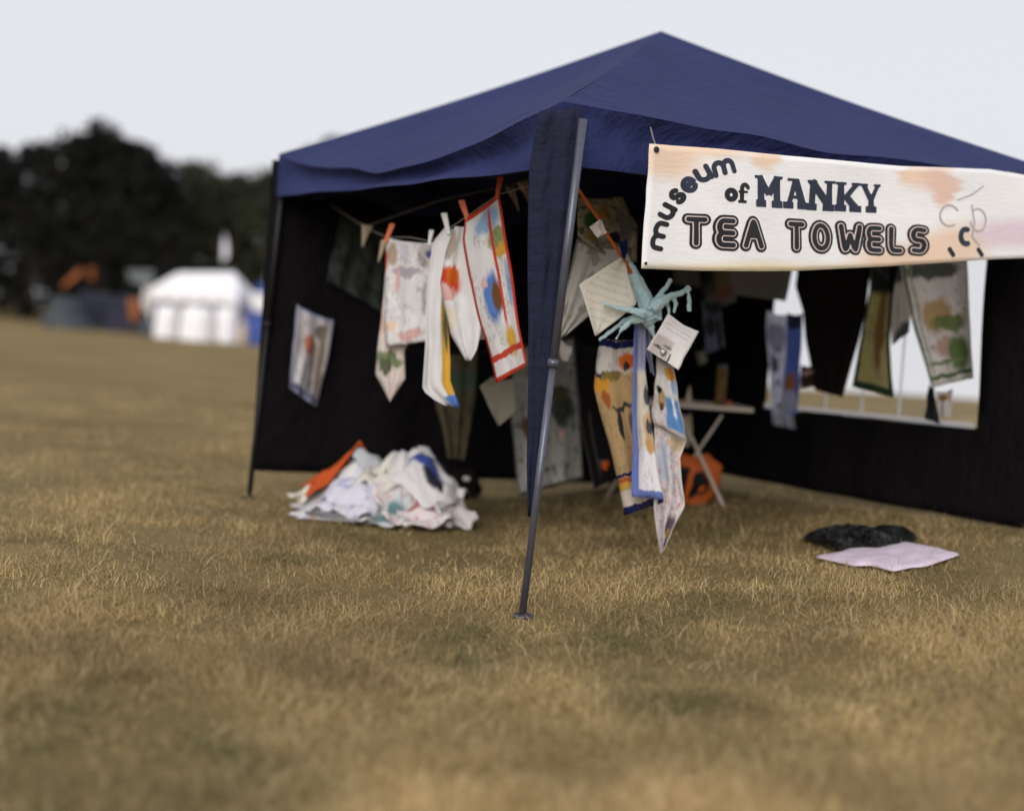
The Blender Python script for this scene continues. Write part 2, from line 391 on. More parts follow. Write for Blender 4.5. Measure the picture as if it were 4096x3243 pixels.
# legs
def leg(base, top, mat, r=.0165):
    m = MB(); d = (top - base); mid = base + d * .52
    m.tube([base + up_z * .004, base + up_z * .012], r * 2.6, 12)
    m.tube([base, mid], r * .86, 12); m.tube([mid, top], r, 12); m.tube([mid - d * .012, mid + d * .004], r * 1.35, 12)
    o = m.build('leg', mat, gaz, smooth=False)
    for p in o.data.polygons: p.use_smooth = len(p.vertices) == 4
    return o
LEGT = at(583, 119, Fb.y - .06)
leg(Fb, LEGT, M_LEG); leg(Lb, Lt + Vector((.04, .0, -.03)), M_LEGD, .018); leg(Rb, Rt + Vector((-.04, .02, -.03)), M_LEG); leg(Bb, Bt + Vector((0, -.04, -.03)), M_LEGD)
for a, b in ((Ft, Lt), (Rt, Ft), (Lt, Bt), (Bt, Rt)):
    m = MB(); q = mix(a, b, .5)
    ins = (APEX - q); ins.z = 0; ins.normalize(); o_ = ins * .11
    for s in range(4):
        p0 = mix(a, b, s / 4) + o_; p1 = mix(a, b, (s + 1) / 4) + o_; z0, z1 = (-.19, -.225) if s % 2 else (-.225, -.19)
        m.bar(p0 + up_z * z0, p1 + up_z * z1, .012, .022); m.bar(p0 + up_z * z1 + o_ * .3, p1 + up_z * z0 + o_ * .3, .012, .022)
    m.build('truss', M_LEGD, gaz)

# hanging corner curtain at the front leg
def loft(L, R, dl, dr, nu=14, nv=32, fold=.026, folds=2.5, seed=0, sway=.02):
    """Grid of points between a left and a right edge given as photo pixels, each at its own distance."""
    def rs(P, n):
        P = [Vector((a, b)) for a, b in P]; seg = [(P[i + 1] - P[i]).length for i in range(len(P) - 1)]; T = sum(seg) or 1e-6; out = []
        for k in range(n + 1):
            t = T * k / n; i = 0
            while i < len(seg) - 1 and t > seg[i]: t -= seg[i]; i += 1
            out.append(P[i].lerp(P[i + 1], min(1, t / max(seg[i], 1e-6))))
        return out
    a = rs(L, nv); b = rs(R, nv); V = []; UV = []
    tl = dl if isinstance(dl, tuple) else (dl, dl); tr = dr if isinstance(dr, tuple) else (dr, dr)
    for j in range(nv + 1):
        t = j / nv
        for i in range(nu + 1):
            s = i / nu; q = a[j].lerp(b[j], s)
            if nu >= 10: q.x += 1.3 * noise.noise(Vector((t * 4 + seed, s * .8, 5.5))) * min(1, t * 3); q.y += 2.2 * math.sin(math.pi * s) * max(0, 1 - 4 * t) + .8 * noise.noise(Vector((s * 3, seed, t)))
            d = (tl[0] * (1 - t) + tl[1] * t) * (1 - s) + (tr[0] * (1 - t) + tr[1] * t) * s
            w = noise.noise(Vector((s * 2.2 + seed * 3.1, t * 1.4, seed)))
            d += fold * math.sin(s * folds * 2 * math.pi + seed + 2.2 * w) * (.35 + .65 * t) + sway * w + fold * .4 * noise.noise(Vector((s * 6, t * 5, seed + 9))) + (.007 * noise.noise(Vector((s * 7 + t * 6, t * 13, seed + 4))) if fold >= .01 else 0)
            V.append(at(q.x, q.y, d)); UV.append((s, 1 - t))
    Fc = [(j * (nu + 1) + i, j * (nu + 1) + i + 1, (j + 1) * (nu + 1) + i + 1, (j + 1) * (nu + 1) + i) for j in range(nv) for i in range(nu)]
    return V, Fc, UV
def cloth(name, label, cat, L, R, dl, dr, mat, group=None, parent=None, thick=.003, **kw):
    V, Fc, UV = loft(L, R, dl, dr, **kw)
    org = V[0].copy() if not parent else Vector((0, 0, 0))
    o = mesh_obj(name, [v - org for v in V], Fc, mat, uvs=UV, smooth=True); o.location = org
    if thick: solidify(o, thick)
    if parent: keep(o, parent)
    else: tag(o, label, cat, group)
    return o
dF = Fb.y
cloth('corner_curtain', None, None, [(540, 110), (535, 133), (529.5, 165), (528.5, 200), (528, 330), (528, 440), (528, 516)], [(581, 106), (580, 125), (573, 200), (558, 330), (545, 440), (535, 516)], (dF - .05, dF + .10), (dF - .01, dF + .06), M_CURT, parent=gaz, fold=.010, folds=2, sway=.010, seed=2, nv=40, nu=24)

# ---- back-left wall (left leg to back corner), hanging a little clear of the ground
def wall_pts(S, Z, p0, p1, n, seed):
    V = []
    for z in Z:
        for k, s in enumerate(S):
            p = mix(p0, p1, s); p.z = z(s) if callable(z) else z
            amp = min(1, 6 * min(max(s, 0), max(1 - s, 0)))
            p += n * (amp * (.05 * noise.noise(Vector((s * 5, p.z * 1.1, seed))) + .015 * math.sin(s * 30 + 3 * noise.noise(Vector((s * 4, p.z, seed))))))
            V.append(p)
    return V
def zl(px, py, p0, n): return on_plane(px, py, p0, n)
wb0 = on_plane(257, 470, Lb, nLB).z; wb1 = on_plane(577, 482, Lb, nLB).z; s577 = (on_plane(577, 482, Lb, nLB).x - Lb.x) / (Bb.x - Lb.x)
def zlb(s): return wb0 + (wb1 - wb0) * s / s577
S = [i / 50 for i in range(51)]; K = 24
Zs = [(lambda s, k=k: mix(Vector((0, 0, zlb(s))), Vector((0, 0, 2.02 + .03 * s)), k / K).z) for k in range(K + 1)]
V = wall_pts(S, Zs, Lb, Bb, nLB, 3.0); ns = len(S)
o = mesh_obj('side_wall', V, [(j * ns + i, j * ns + i + 1, (j + 1) * ns + i + 1, (j + 1) * ns + i) for j in range(K) for i in range(ns - 1)], M_WALL, smooth=True)
keep(o, gaz); solidify(o, .002)
# ---- back-right wall with the clear window
def sBR(p): return (p - Bb).dot(Rb - Bb) / (Rb - Bb).length_squared
q0 = on_plane(718, 473, Bb, nBR); q1 = on_plane(989, 522, Bb, nBR)
def zbr(s): return q0.z + (q1.z - q0.z) * (s - sBR(q0)) / (sBR(q1) - sBR(q0))
w0 = on_plane(762, 406, Bb, nBR); w1 = on_plane(972, 427, Bb, nBR); ws0, ws1 = sBR(w0), sBR(w1)
def zwb(s): return w0.z + (w1.z - w0.z) * (s - ws0) / (ws1 - ws0)
wtop = on_plane(870, 205, Bb, nBR).z
S1 = [ws0 * i / 10 for i in range(10)] + [ws0 + (ws1 - ws0) * i / 16 for i in range(17)] + [ws1 + (1 - ws1) * i / 6 for i in range(1, 7)]
zz = []
for k in range(9): zz.append(lambda s, k=k: zbr(s) + (zwb(s) - zbr(s)) * k / 8)
for k in range(1, 11): zz.append(lambda s, k=k: zwb(s) + (wtop - zwb(s)) * k / 10)
for k in range(1, 4): zz.append(lambda s, k=k: wtop + (2.06 - wtop) * k / 3)
V = wall_pts(S1, zz, Bb, Rb, nBR, 8.0); ns = len(S1)
fc = [(j * ns + i, j * ns + i + 1, (j + 1) * ns + i + 1, (j + 1) * ns + i) for j in range(len(zz) - 1) for i in range(ns - 1)
      if not (8 <= j < 18 and 10 <= i < 26)]
o = mesh_obj('side_wall', V, fc, M_WALL, smooth=True); keep(o, gaz); solidify(o, .002)
Npv = NT('clear vinyl'); tr = Npv.n('ShaderNodeBsdfTransparent'); ms = Npv.n('ShaderNodeMixShader'); ms.inputs[0].default_value = .07
Npv.p.inputs['Base Color'].default_value = (.8, .8, .8, 1); Npv.p.inputs['Roughness'].default_value = .25
Npv.l(tr.outputs[0], ms.inputs[1]); Npv.l(Npv.p.outputs[0], ms.inputs[2]); Npv.l(ms.outputs[0], Npv.out.inputs[0])
win = empty('window', mix(Bb, Rb, ws0)); keep(win, gaz)
pv = [V[j * ns + i] for j in range(8, 19) for i in range(10, 27)]
o = mesh_obj('window_pane', pv, [(j * 17 + i, j * 17 + i + 1, (j + 1) * 17 + i + 1, (j + 1) * 17 + i) for j in range(10) for i in range(16)], Npv.m, smooth=True)
o.parent = win; o.matrix_parent_inverse = (Matrix.Translation(Fb) @ Matrix.Translation(-Fb) @ Matrix.Translation(win.location)).inverted()
def wadd(mb, name):
    o = mb.build(name, M_GLAZE); o.parent = win; o.matrix_parent_inverse = Matrix.Translation(win.location).inverted(); return o
for px in (823, 859, 896):
    s = sBR(on_plane(px, 400, Bb, nBR)); m = MB(); a = mix(Bb, Rb, s) + nBR * .004
    m.bar(Vector((a.x, a.y, zwb(s))), Vector((a.x, a.y, wtop)), .022, .003, nBR); wadd(m, 'glazing_bar')
for zf in ():
    m = MB(); a = mix(Bb, Rb, ws0) + nBR * .008; b = mix(Bb, Rb, ws1) + nBR * .008
    m.bar(Vector((a.x, a.y, zwb(ws0) + (wtop - zwb(ws0)) * zf)), Vector((b.x, b.y, zwb(ws1) + (wtop - zwb(ws1)) * zf)), .02, .003, nBR); wadd(m, 'glazing_bar')
m = MB(); a = mix(Bb, Rb, ws0) + nBR * .01; b = mix(Bb, Rb, ws1) + nBR * .01
m.bar(Vector((a.x, a.y, zwb(ws0) + .01)), Vector((b.x, b.y, zwb(ws1) + .01)), .035, .003, nBR); wadd(m, 'window_sill')
dW = lambda px, py, off=.06: on_plane(px, py, Bb + nBR * off, nBR).y
cloth('window_flap', None, None, [(738, 262), (738, 412)], [(765, 262), (765, 300), (763, 320), (760, 350), (762, 372), (766, 392), (764, 412)], dW(738, 330, .05), dW(763, 330, .05), M_WALL, parent=gaz, fold=.015)

# ------------------------------------------------------------------ banner
BP0 = mix(Fb, Rb, .1) + nFR * .10
def bsag(P):
    s = (P - Fb).dot((Rb - Fb).normalized()); z = P.z
    return .022 * noise.noise(Vector((s * 2.4, z * 2.0, 5))) + .010 * math.sin(s * 4 + z * 3) + .006 * noise.noise(Vector((s * 9 + z * 8, z * 5, 2)))
def bpt(px, py, off=0):
    P = on_plane(px, py, BP0, nFR); return P + nFR * (bsag(P) + off)
def poly_y(P, x):
    for (a, b), (c, d) in zip(P, P[1:]):
        if x <= c: return b + (d - b) * (x - a) / (c - a)
    return P[-1][1]
TOPL = [(649, 143.5), (720, 149), (807, 157), (902, 166), (990, 169), (1050, 178)]; BOTL = [(642, 268), (700, 270.5), (760, 271), (800, 270.5), (888, 266), (990, 259), (1040, 257)]
V = []; UV = []; NU, NV = 60, 20
for j in range(NV + 1):
    t = j / NV
    for i in range(NU + 1):
        s = i / NU; xt = 649 + (1050 - 649) * s; xb = 642 + (1040 - 642) * s
        yt = poly_y(TOPL, xt); yb = poly_y(BOTL, xb)
        V.append(bpt(xt + (xb - xt) * t, yt + (yb - yt) * t)); UV.append((s, 1 - t))
PEACH = (.82, .64, .50, 1); PCH2 = (.78, .56, .47, 1); YELL = (.80, .70, .48, 1)
M_BAN = print_mat('printed banner vinyl', (.89, .89, .92, 1), [
    ('e', .05, .93, .08, .2, PEACH), ('e', .14, 1.0, .10, .10, PEACH), ('e', .29, .96, .04, .09, PEACH), ('e', .30, -.03, .30, .10, YELL),
    ('e', .715, .88, .055, .12, PCH2), ('e', .735, .74, .03, .16, PCH2), ('e', .66, .90, .03, .09, PEACH), ('e', .66, .04, .12, .16, PEACH),
    ('e', .78, .18, .10, .22, PEACH), ('e', .93, .30, .10, .16, (.74, .62, .70, 1))], wobble=.03, soft=.4, trans=.12, rough=.6, weave=30)
ban = empty('banner', bpt(646, 268)); tag(ban, 'white peach-stained banner lettered museum of manky tea towels along the gazebo eave', 'banner')
o = mesh_obj('sheet', V, [(j * (NU + 1) + i, j * (NU + 1) + i + 1, (j + 1) * (NU + 1) + i + 1, (j + 1) * (NU + 1) + i) for j in range(NV) for i in range(NU)], M_BAN, uvs=UV, smooth=True)
keep(o, ban); solidify(o, .002); o.modifiers['thickness'].offset = 0
M_INK = simple('black ink', (.012, .013, .018, 1), .6, var=.15); M_INK2 = simple('blue-black ink', (.020, .027, .050, 1), .6, var=.2)
M_INKP = simple('pink-white ink', (.62, .50, .50, 1), .7, var=.1); M_INKG = simple('grey ink', (.42, .40, .42, 1), .7, var=.1)

def seg_d(X, Y, x0, y0, x1, y1, h0, h1, flat):
    dx, dy = x1 - x0, y1 - y0; L = math.hypot(dx, dy)
    if L < 1e-6: return np.hypot(X - x0, Y - y0) - h0
    ux, uy = dx / L, dy / L
    a = (X - x0) * ux + (Y - y0) * uy; b = np.abs(-(X - x0) * uy + (Y - y0) * ux)
    if flat:
        t = np.clip(a / L, 0, 1); return np.maximum(b - (h0 + (h1 - h0) * t), np.maximum(-a, a - L))
    t = np.clip(a, 0, L); return np.hypot(a - t, b) - (h0 + (h1 - h0) * t / L)
def fill(sdf, x0, x1, y0, y1, res):
    """Marching squares of sdf<0 on a grid, returned as clean flat polygons."""
    nx = max(4, int((x1 - x0) / res)); ny = max(4, int((y1 - y0) / res))
    gx = np.linspace(x0, x1, nx + 1); gy = np.linspace(y0, y1, ny + 1); X, Y = np.meshgrid(gx, gy); D = sdf(X, Y)
    V = []; Fc = []; ids = {}
    def vid(key, x, y):
        if key not in ids: ids[key] = len(V); V.append((x, y))
        return ids[key]
    for j in range(ny):
        for i in range(nx):
            c = [(i, j), (i + 1, j), (i + 1, j + 1), (i, j + 1)]; ds = [D[b, a] for a, b in c]
            if min(ds) >= 0: continue
            f = []
            for k in range(4):
                (a, b), (e, g) = c[k], c[(k + 1) % 4]; d0, d1 = ds[k], ds[(k + 1) % 4]
                if d0 < 0: f.append(vid(('v', a, b), gx[a], gy[b]))
                if (d0 < 0) != (d1 < 0):
                    t = d0 / (d0 - d1); f.append(vid(('e', *min((a, b), (e, g)), *max((a, b), (e, g))), gx[a] + (gx[e] - gx[a]) * t, gy[b] + (gy[g] - gy[b]) * t))
            if len(f) >= 3: Fc.append(tuple(f))
    return V, Fc
def arc(cx, cy, rx, ry, a0, a1, n=12): return [(cx + rx * math.cos(math.radians(a0 + (a1 - a0) * i / n)), cy + ry * math.sin(math.radians(a0 + (a1 - a0) * i / n))) for i in range(n + 1)]
def letter(strokes, place, layers, res, name='letter'):
    """strokes in crop pixels, y up: ('r', pts) round or ('f', x0,y0,x1,y1,h0,h1) flat-ended; place maps them onto the banner."""
    VV = []; FF = []; MI = []; mats = [m for _, m in layers]
    for li, (hw, m) in enumerate(layers):
        def sdf(X, Y):
            D = np.full(X.shape, 9999.)
            for s in strokes:
                if s[0] == 'r':
                    for (a, b), (c, d) in zip(s[1], s[1][1:]): D = np.minimum(D, seg_d(X, Y, a, b, c, d, hw, hw, False))
                else: D = np.minimum(D, seg_d(X, Y, *s[1:5], s[5], s[6], True))
            return D
        pts = [p for s in strokes for p in (s[1] if s[0] == 'r' else [(s[1], s[2]), (s[3], s[4])])]
        hm = max([hw] + [max(s[5], s[6]) for s in strokes if s[0] == 'f']) + 2
        xs_ = [p[0] for p in pts]; ys_ = [p[1] for p in pts]
        v, f = fill(sdf, min(xs_) - hm, max(xs_) + hm, min(ys_) - hm, max(ys_) + hm, res)
        n = len(VV); VV += [bpt(*place(x, y), .003 + li * .0015) for x, y in v]; FF += [tuple(i + n for i in q) for q in f]; MI += [li] * len(f)
    o = mesh_obj(name, VV, FF, mats, mi=MI); keep(o, ban); return o
cp = lambda x, y: ((2500 + x * .6954) / 4, (500 + y * .6954) / 4)       # crop pixels -> photo pixels
def scaled(G, sx, sy):
    return [('r', [(x * sx, y * sy) for x, y in g[1]]) if g[0] == 'r' else ('f', g[1] * sx, g[2] * sy, g[3] * sx, g[4] * sy, g[5] * (sy if abs(g[1] - g[3]) > abs(g[2] - g[4]) * 3 else sx), g[6] * (sy if abs(g[1] - g[3]) > abs(g[2] - g[4]) * 3 else sx)) for g in G]
def box_letter(G, x0, x1, yt, yb, layers, res, inset=0, slope=.055):
    w = x1 - x0 - 2 * inset; h = yb - yt - 2 * inset
    letter(scaled(G, w, h), lambda x, y: cp(x0 + inset + x, yb - inset - y + slope * (x - w / 2)), layers, res)
def spun_letter(G, cx, cy, sx, sy, rot, layers, res):
    c, s_ = math.cos(math.radians(rot)), math.sin(math.radians(rot))
    letter(scaled(G, sx, sy), lambda x, y: cp(cx + (x - sx / 2) * c - (y - sy / 2) * s_, cy - (x - sx / 2) * s_ - (y - sy / 2) * c), layers, res)
GM = [('r', [(0, 0), (0, .6)] + arc(.25, .6, .25, .4, 180, 0, 8) + [(.5, .05)]), ('r', arc(.75, .6, .25, .4, 180, 0, 8) + [(1, 0)])]
GU = [('r', [(0, 1), (0, .4)] + arc(.46, .42, .46, .42, 180, 360, 10) + [(.92, 1)]), ('r', [(.92, .5), (.92, .0)])]
GS = [('r', arc(.5, .75, .42, .25, 25, 210, 8) + [(.3, .55), (.7, .44)] + arc(.5, .25, .44, .25, 40, -160, 8))]
GE = [('r', [(.06, .5), (.98, .52)] + arc(.5, .5, .48, .5, 5, 318, 16))]
for g, (x, y, sx, sy, r) in zip((GM, GU, GS, GE, GU, GM), ((200, 634, 144, 56, 77), (246, 496, 68, 64, 62), (300, 408, 52, 74, 52), (362, 342, 66, 70, 42), (440, 280, 68, 68, 28), (552, 244, 110, 68, 14))):
    spun_letter(g, x, y, sx, sy, r, [(14.5, M_INK2 if x > 330 else M_INK)], 4.5)
box_letter([('r', arc(.5, .5, .5, .5, 0, 360, 20))], 556, 634, 360, 441, [(15, M_INK)], 4.5, 15)
box_letter([('f', .35, 0, .35, .75, .17, .17), ('f', .05, .06, .75, .06, .07, .07), ('f', .05, .58, .85, .58, .06, .06), ('r', arc(.62, .74, .28, .22, 180, 20, 8))], 632, 700, 338, 447, [(12, M_INK)], 4.5)
SL = lambda x0, x1: ('f', x0, .10, x1, .10, .115, .115)
TP = lambda x0, x1: ('f', x0, .96, x1, .96, .045, .045)
GMm = [SL(-.03, .38), SL(.60, 1.03), ('f', .18, .15, .18, .95, .14, .11), ('f', .82, .15, .82, .95, .14, .11), ('f', .14, .98, .50, .40, .12, .12), ('f', .86, .98, .50, .40, .12, .12), TP(-.04, .3), TP(.7, 1.03)]
GA = [SL(-.04, .40), SL(.56, 1.06), ('f', .20, .1, .48, .98, .10, .10), ('f', .80, .1, .50, .98, .17, .13), ('f', .25, .38, .75, .38, .05, .05), TP(.14, .64)]
GN = [SL(-.03, .38), SL(.60, 1.03), ('f', .18, .1, .18, .95, .13, .10), ('f', .82, .1, .82, .95, .13, .10), ('f', .12, .98, .86, .12, .14, .14), TP(-.02, .34), TP(.62, 1.04)]
GK = [SL(-.03, .44), SL(.56, 1.07), ('f', .2, .1, .2, .95, .16, .13), ('f', .88, .95, .35, .42, .10, .11), ('f', .42, .52, .85, .1, .14, .16), TP(-.02, .44), TP(.66, 1.04)]
GY = [SL(.26, .84), ('f', .55, .1, .55, .5, .16, .14), ('f', .15, .95, .55, .42, .13, .14), ('f', .92, .95, .55, .42, .10, .13), TP(-.06, .38), TP(.70, 1.08)]
for g, b in ((GMm, (744, 904, 292, 470)), (GA, (918, 1058, 307, 478)), (GN, (1060, 1210, 318, 488)), (GK, (1220, 1358, 329, 494)), (GY, (1366, 1468, 338, 500))):
    box_letter(g, *b, [(5, M_INK2)], 5.0)
TT = [('r', [(0, 1), (1, 1)]), ('r', [(.5, 1), (.5, 0)])]
TE = [('r', [(1, 1), (.35, 1)] + arc(.30, .75, .30, .25, 90, 270, 8)[1:] + [(.95, .5)]), ('r', arc(.30, .25, .30, .25, 90, 270, 8) + [(1, 0)])]
TA = [('r', [(0, 0), (.42, .92), (.5, 1), (.58, .92), (1, 0)]), ('r', [(.30, .42), (.70, .42)]), ('r', [(.4, .55), (.6, .55)]), ('r', [(.5, .9), (.5, .45)])]
TO = [('r', arc(.5, .5, .5, .5, 0, 360, 24))]
TW = [('r', [(0, 1), (.17, .12), (.23, 0), (.30, .08), (.5, .62), (.70, .08), (.77, 0), (.83, .12), (1, 1)])]
TL = [('r', [(0, 1), (0, .3)] + arc(.3, .3, .3, .3, 180, 270, 5) + [(1, 0)])]
TS = [('r', [(.95, .97), (.5, 1)] + arc(.36, .75, .36, .25, 90, 250, 6) + arc(.64, .25, .36, .25, 70, -90, 8) + [(.03, .02)])]
for g, b in ((TT, (325, 480, 508, 712)), (TE, (490, 636, 516, 722)), (TA, (640, 800, 522, 728)), (TT, (918, 1056, 536, 735)), (TO, (1063, 1212, 543, 740)),
             (TW, (1222, 1386, 550, 745)), (TE, (1374, 1497, 560, 748)), (TL, (1500, 1612, 566, 750)), (TS, (1622, 1740, 570, 752))):
    h = .165 * (b[3] - b[2]); box_letter(g, *b, [(h, M_INK), (h * .60, M_INKP), (h * .40, M_INK)], 4.2, h)
# doodle at the far end, eyelets
for st, hwid, mt in (([('r', arc(1850, 520, 55, 60, 60, 330, 14))], 5, M_INKG), ([('r', arc(2025, 545, 50, 65, -120, 170, 16))], 5, M_INKG), ([('r', [(1990, 460), (2000, 560), (1985, 640), (2030, 690)])], 5, M_INKG),
                     ([('r', arc(1945, 640, 32, 42, 70, 290, 12))], 15, M_INK2), ([('r', [(1848, 712), (1868, 745)])], 13, M_INK), ([('r', [(2025, 715), (2045, 745)])], 13, M_INK), ([('r', [(1900, 430), (1990, 400), (2060, 350)])], 4, M_INKG)):
    letter(st, lambda x, y: cp(x, y), [(hwid, mt)], 4, 'drawn_mark')
def eyelet(px, py, r=.012):
    c = bpt(px, py, .004); t1 = (Rb - Fb).normalized(); t1.z = 0; m = MB()
    ring = [c + (t1 * math.cos(a) + up_z * math.sin(a)) * r + nFR * .003 for a in [2 * math.pi * i / 14 for i in range(14)]]
    m.add([c + nFR * .005] + ring + [p - nFR * .005 for p in ring], [(0, 1 + i, 1 + (i + 1) % 14) for i in range(14)] + [(1 + i, 15 + i, 15 + (i + 1) % 14, 1 + (i + 1) % 14) for i in range(14)])
    m.build('eyelet', M_INK, ban)
eyelet(655.5, 149.5); eyelet(646, 263, .006); eyelet(1043, 183)
m = MB(); p = bpt(655.5, 149.5, .006); m.tube([p, p + up_z * .05 - nFR * .03, p + up_z * .09 - nFR * .05], .003, 6); m.build('tie', M_ROPE, ban)

# ------------------------------------------------------------------ washing lines and pegs
def line(name, label, pts, r, mat):
    m = MB(); P = [at(*p) for p in pts]; m.tube(P, r, 6); o = m.build(name, mat); return tag(o, label, 'washing line')
line('washing_line', 'thin grey washing line running from the front corner back over the pale hung towels', [(575, 176, 5.2), (540, 183, 5.45), (499, 194, 5.75), (467, 216, 5.95), (448, 229, 6.12), (431, 241, 6.3), (410, 237, 6.5), (387, 237, 6.75), (366, 228, 7.2), (330, 205, 7.85)], .0025, M_ROPE)
line('washing_line', 'bright orange cord slanting down from the front pole to the blue knot', [(578, 188, 5.3), (583, 196, 5.35), (599, 219, 5.5), (607, 234, 5.6), (621, 256, 5.7), (629, 268, 5.75), (648, 306, 5.85)], .0075, M_CORD)
def peg(px, py, d, lean, mat, label, group=None, s=1.0):
    c = at(px, py, d); m = MB(); a = Vector((math.sin(lean), 0, math.cos(lean))) * .045 * s; e = Vector((0, 1, 0))
    m.bar(c - a * .6 - e * .005, c + a + Vector((.006, -.004, 0)), .012 * s, .007 * s, (0, 1, 0)); m.bar(c - a * .6 + e * .005, c + a + Vector((-.006, .004, 0)), .012 * s, .007 * s, (0, 1, 0))
    m.tube([c - e * .012, c + e * .012], .006 * s, 8)
    tag(m.build('clothes_peg', mat), label, 'clothes peg', group or 'pegs on the washing lines')
peg(498, 190, 5.74, .1, M_PEG_O, 'orange peg at the top of the tall red-bordered towel', s=1.3)
peg(466, 214, 5.94, -.4, M_PEG_O, 'orange peg gripping the left corner of the red-bordered towel', s=1.5)
peg(388, 235, 6.72, .3, M_PEG_O, 'red-orange peg at the left end of the row of pale towels', s=1.4)
peg(447, 226, 6.11, -.3, M_PEG_W, 'white peg above the white towel with yellow edge', s=1.4)
peg(430, 239, 6.3, .1, M_PEG_W, 'white peg on the right shoulder of the big white towel')

# ------------------------------------------------------------------ hung towels, left row
GL = 'towels on the left washing line'
cloth('tea_towel', 'faded pale pink towel hanging to a point at the left of the row', 'towel', [(387, 240), (384, 290), (381, 325), (377, 356), (375, 374), (390, 401)], [(420, 262), (418, 300), (412, 335), (405, 350), (406, 378), (390, 401)], 6.72, 6.66,
      print_mat('faded pink towel', (.74, .66, .63, 1), [('e', .1, .5, .16, .05, PINK), ('e', .45, .30, .5, .05, (.20, .24, .13, 1)), ('e', .3, .25, .2, .06, GREEN), ('e', .1, .85, .2, .09, RED), ('e', .25, .45, .12, .05, PEACH)], scatter=[((.6, .5, .48, 1), .45, 6)]), GL, fold=.025, folds=2, seed=1)
cloth('tea_towel', 'big white towel pegged at two corners, its top edge drooping between the pegs', 'towel', [(389, 238), (386, 280), (384, 320), (386, 346)], [(436, 242), (437, 280), (434, 320), (427, 341)], 6.66, 6.38,
      ink_mat('faded white towel', WHITE, [('e', .40, .70, .30, .05, (.45, .40, .46, 1)), ('e', .75, .86, .12, .10, (.42, .37, .36, 1)), ('e', .10, .86, .10, .10, (.46, .36, .27, 1)), ('e', .25, .62, .05, .12, PINK), ('e', .78, .45, .06, .16, (.5, .48, .5, 1)), ('e', .12, .18, .14, .05, PEACH), ('e', .55, .09, .3, .05, PINK)], scatter=[((.66, .64, .70, 1), .44, 5)]), GL, fold=.03, folds=2.5, seed=4)
cloth('tea_towel', 'narrow white towel with a yellow edge and blue bottom corner', 'towel', [(446, 226), (432, 243), (428, 280), (426, 320), (425, 350), (423, 390), (436, 400), (446, 405)], [(464, 228), (458, 246), (450, 280), (447, 310), (449, 345), (450, 362), (450, 380), (459, 407)], 6.14, 6.10,
      print_mat('white yellow towel', WHITE, [('b', .92, .33, .22, .34, YEL), ('b', .9, .02, .4, .055, BLUE), ('b', 1.0, .58, .10, .10, BLUE), ('e', .9, .45, .1, .12, OLIVE)], wobble=.02), GL, fold=.02, folds=1.5, seed=6)
cloth('tea_towel', 'white towel with a bright orange-red patch, left of the red-bordered towel', 'towel', [(455, 226), (446, 252), (441, 283), (446, 310), (451, 334), (460, 350), (465, 360)], [(474, 222), (478, 252), (482, 290), (481, 332), (477, 350), (471, 360)], 6.02, 5.97,
      print_mat('white orange towel', WHITE, [('e', .10, .58, .36, .11, RED), ('e', .26, .64, .16, .07, ORANGE), ('e', .05, .52, .25, .05, PINK), ('e', .05, .86, .2, .1, (.42, .34, .28, 1)), ('e', .1, .33, .2, .08, CREAM)]), GL, fold=.025, folds=1.5, seed=9)
cloth('tea_towel', 'tall towel with red border and blue and yellow print pegged high at one corner', 'towel', [(465, 218), (463, 240), (468, 275), (477, 310), (486, 340), (491, 362), (496, 383)], [(499, 192), (505, 228), (511, 265), (517, 310), (521, 335), (526, 362), (524, 366)], 5.95, 5.75,
      ink_mat('red bordered towel', WHITE, [('e', .62, .90, .30, .07, SKYB), ('e', .80, .77, .22, .06, (.30, .36, .16, 1)), ('e', .85, .69, .16, .04, YEL), ('e', .45, .47, .20, .15, BLUE), ('e', .55, .46, .12, .10, BROWN), ('e', .30, .57, .06, .03, PINK), ('e', .72, .18, .13, .09, YEL),
                ('b', .68, .62, .035, .34, RED), ('b', .5, .135, .6, .018, RED), ('e', .92, .5, .08, .12, SKYB)], border=(.055, RED, .03), wobble=.025), GL, fold=.02, folds=1, seed=3)
cloth('tea_towel', 'brownish cream towel bunched between the big white and yellow-edged towels', 'towel', [(414, 246), (416, 270), (421, 300), (424, 330)], [(452, 238), (452, 270), (448, 300), (444, 332)], 6.5, 6.25,
      print_mat('brownish cream towel', (.66, .62, .60, 1), [('e', .6, .9, .3, .06, (.07, .09, .30, 1)), ('e', .7, .75, .2, .12, (.40, .30, .20, 1))], scatter=[((.46, .42, .40, 1), .45, 6)]), GL, fold=.03, folds=2, seed=24)
cloth('tea_towel', 'plain white towel squeezed in behind the orange-red patched one', 'towel', [(462, 232), (464, 270), (468, 310), (470, 340)], [(492, 220), (496, 260), (499, 310), (497, 338)], 6.12, 6.0,
      print_mat('plain white towel', (.74, .73, .75, 1), scatter=[((.60, .58, .62, 1), .45, 4)]), GL, fold=.03, folds=1.5, seed=25)
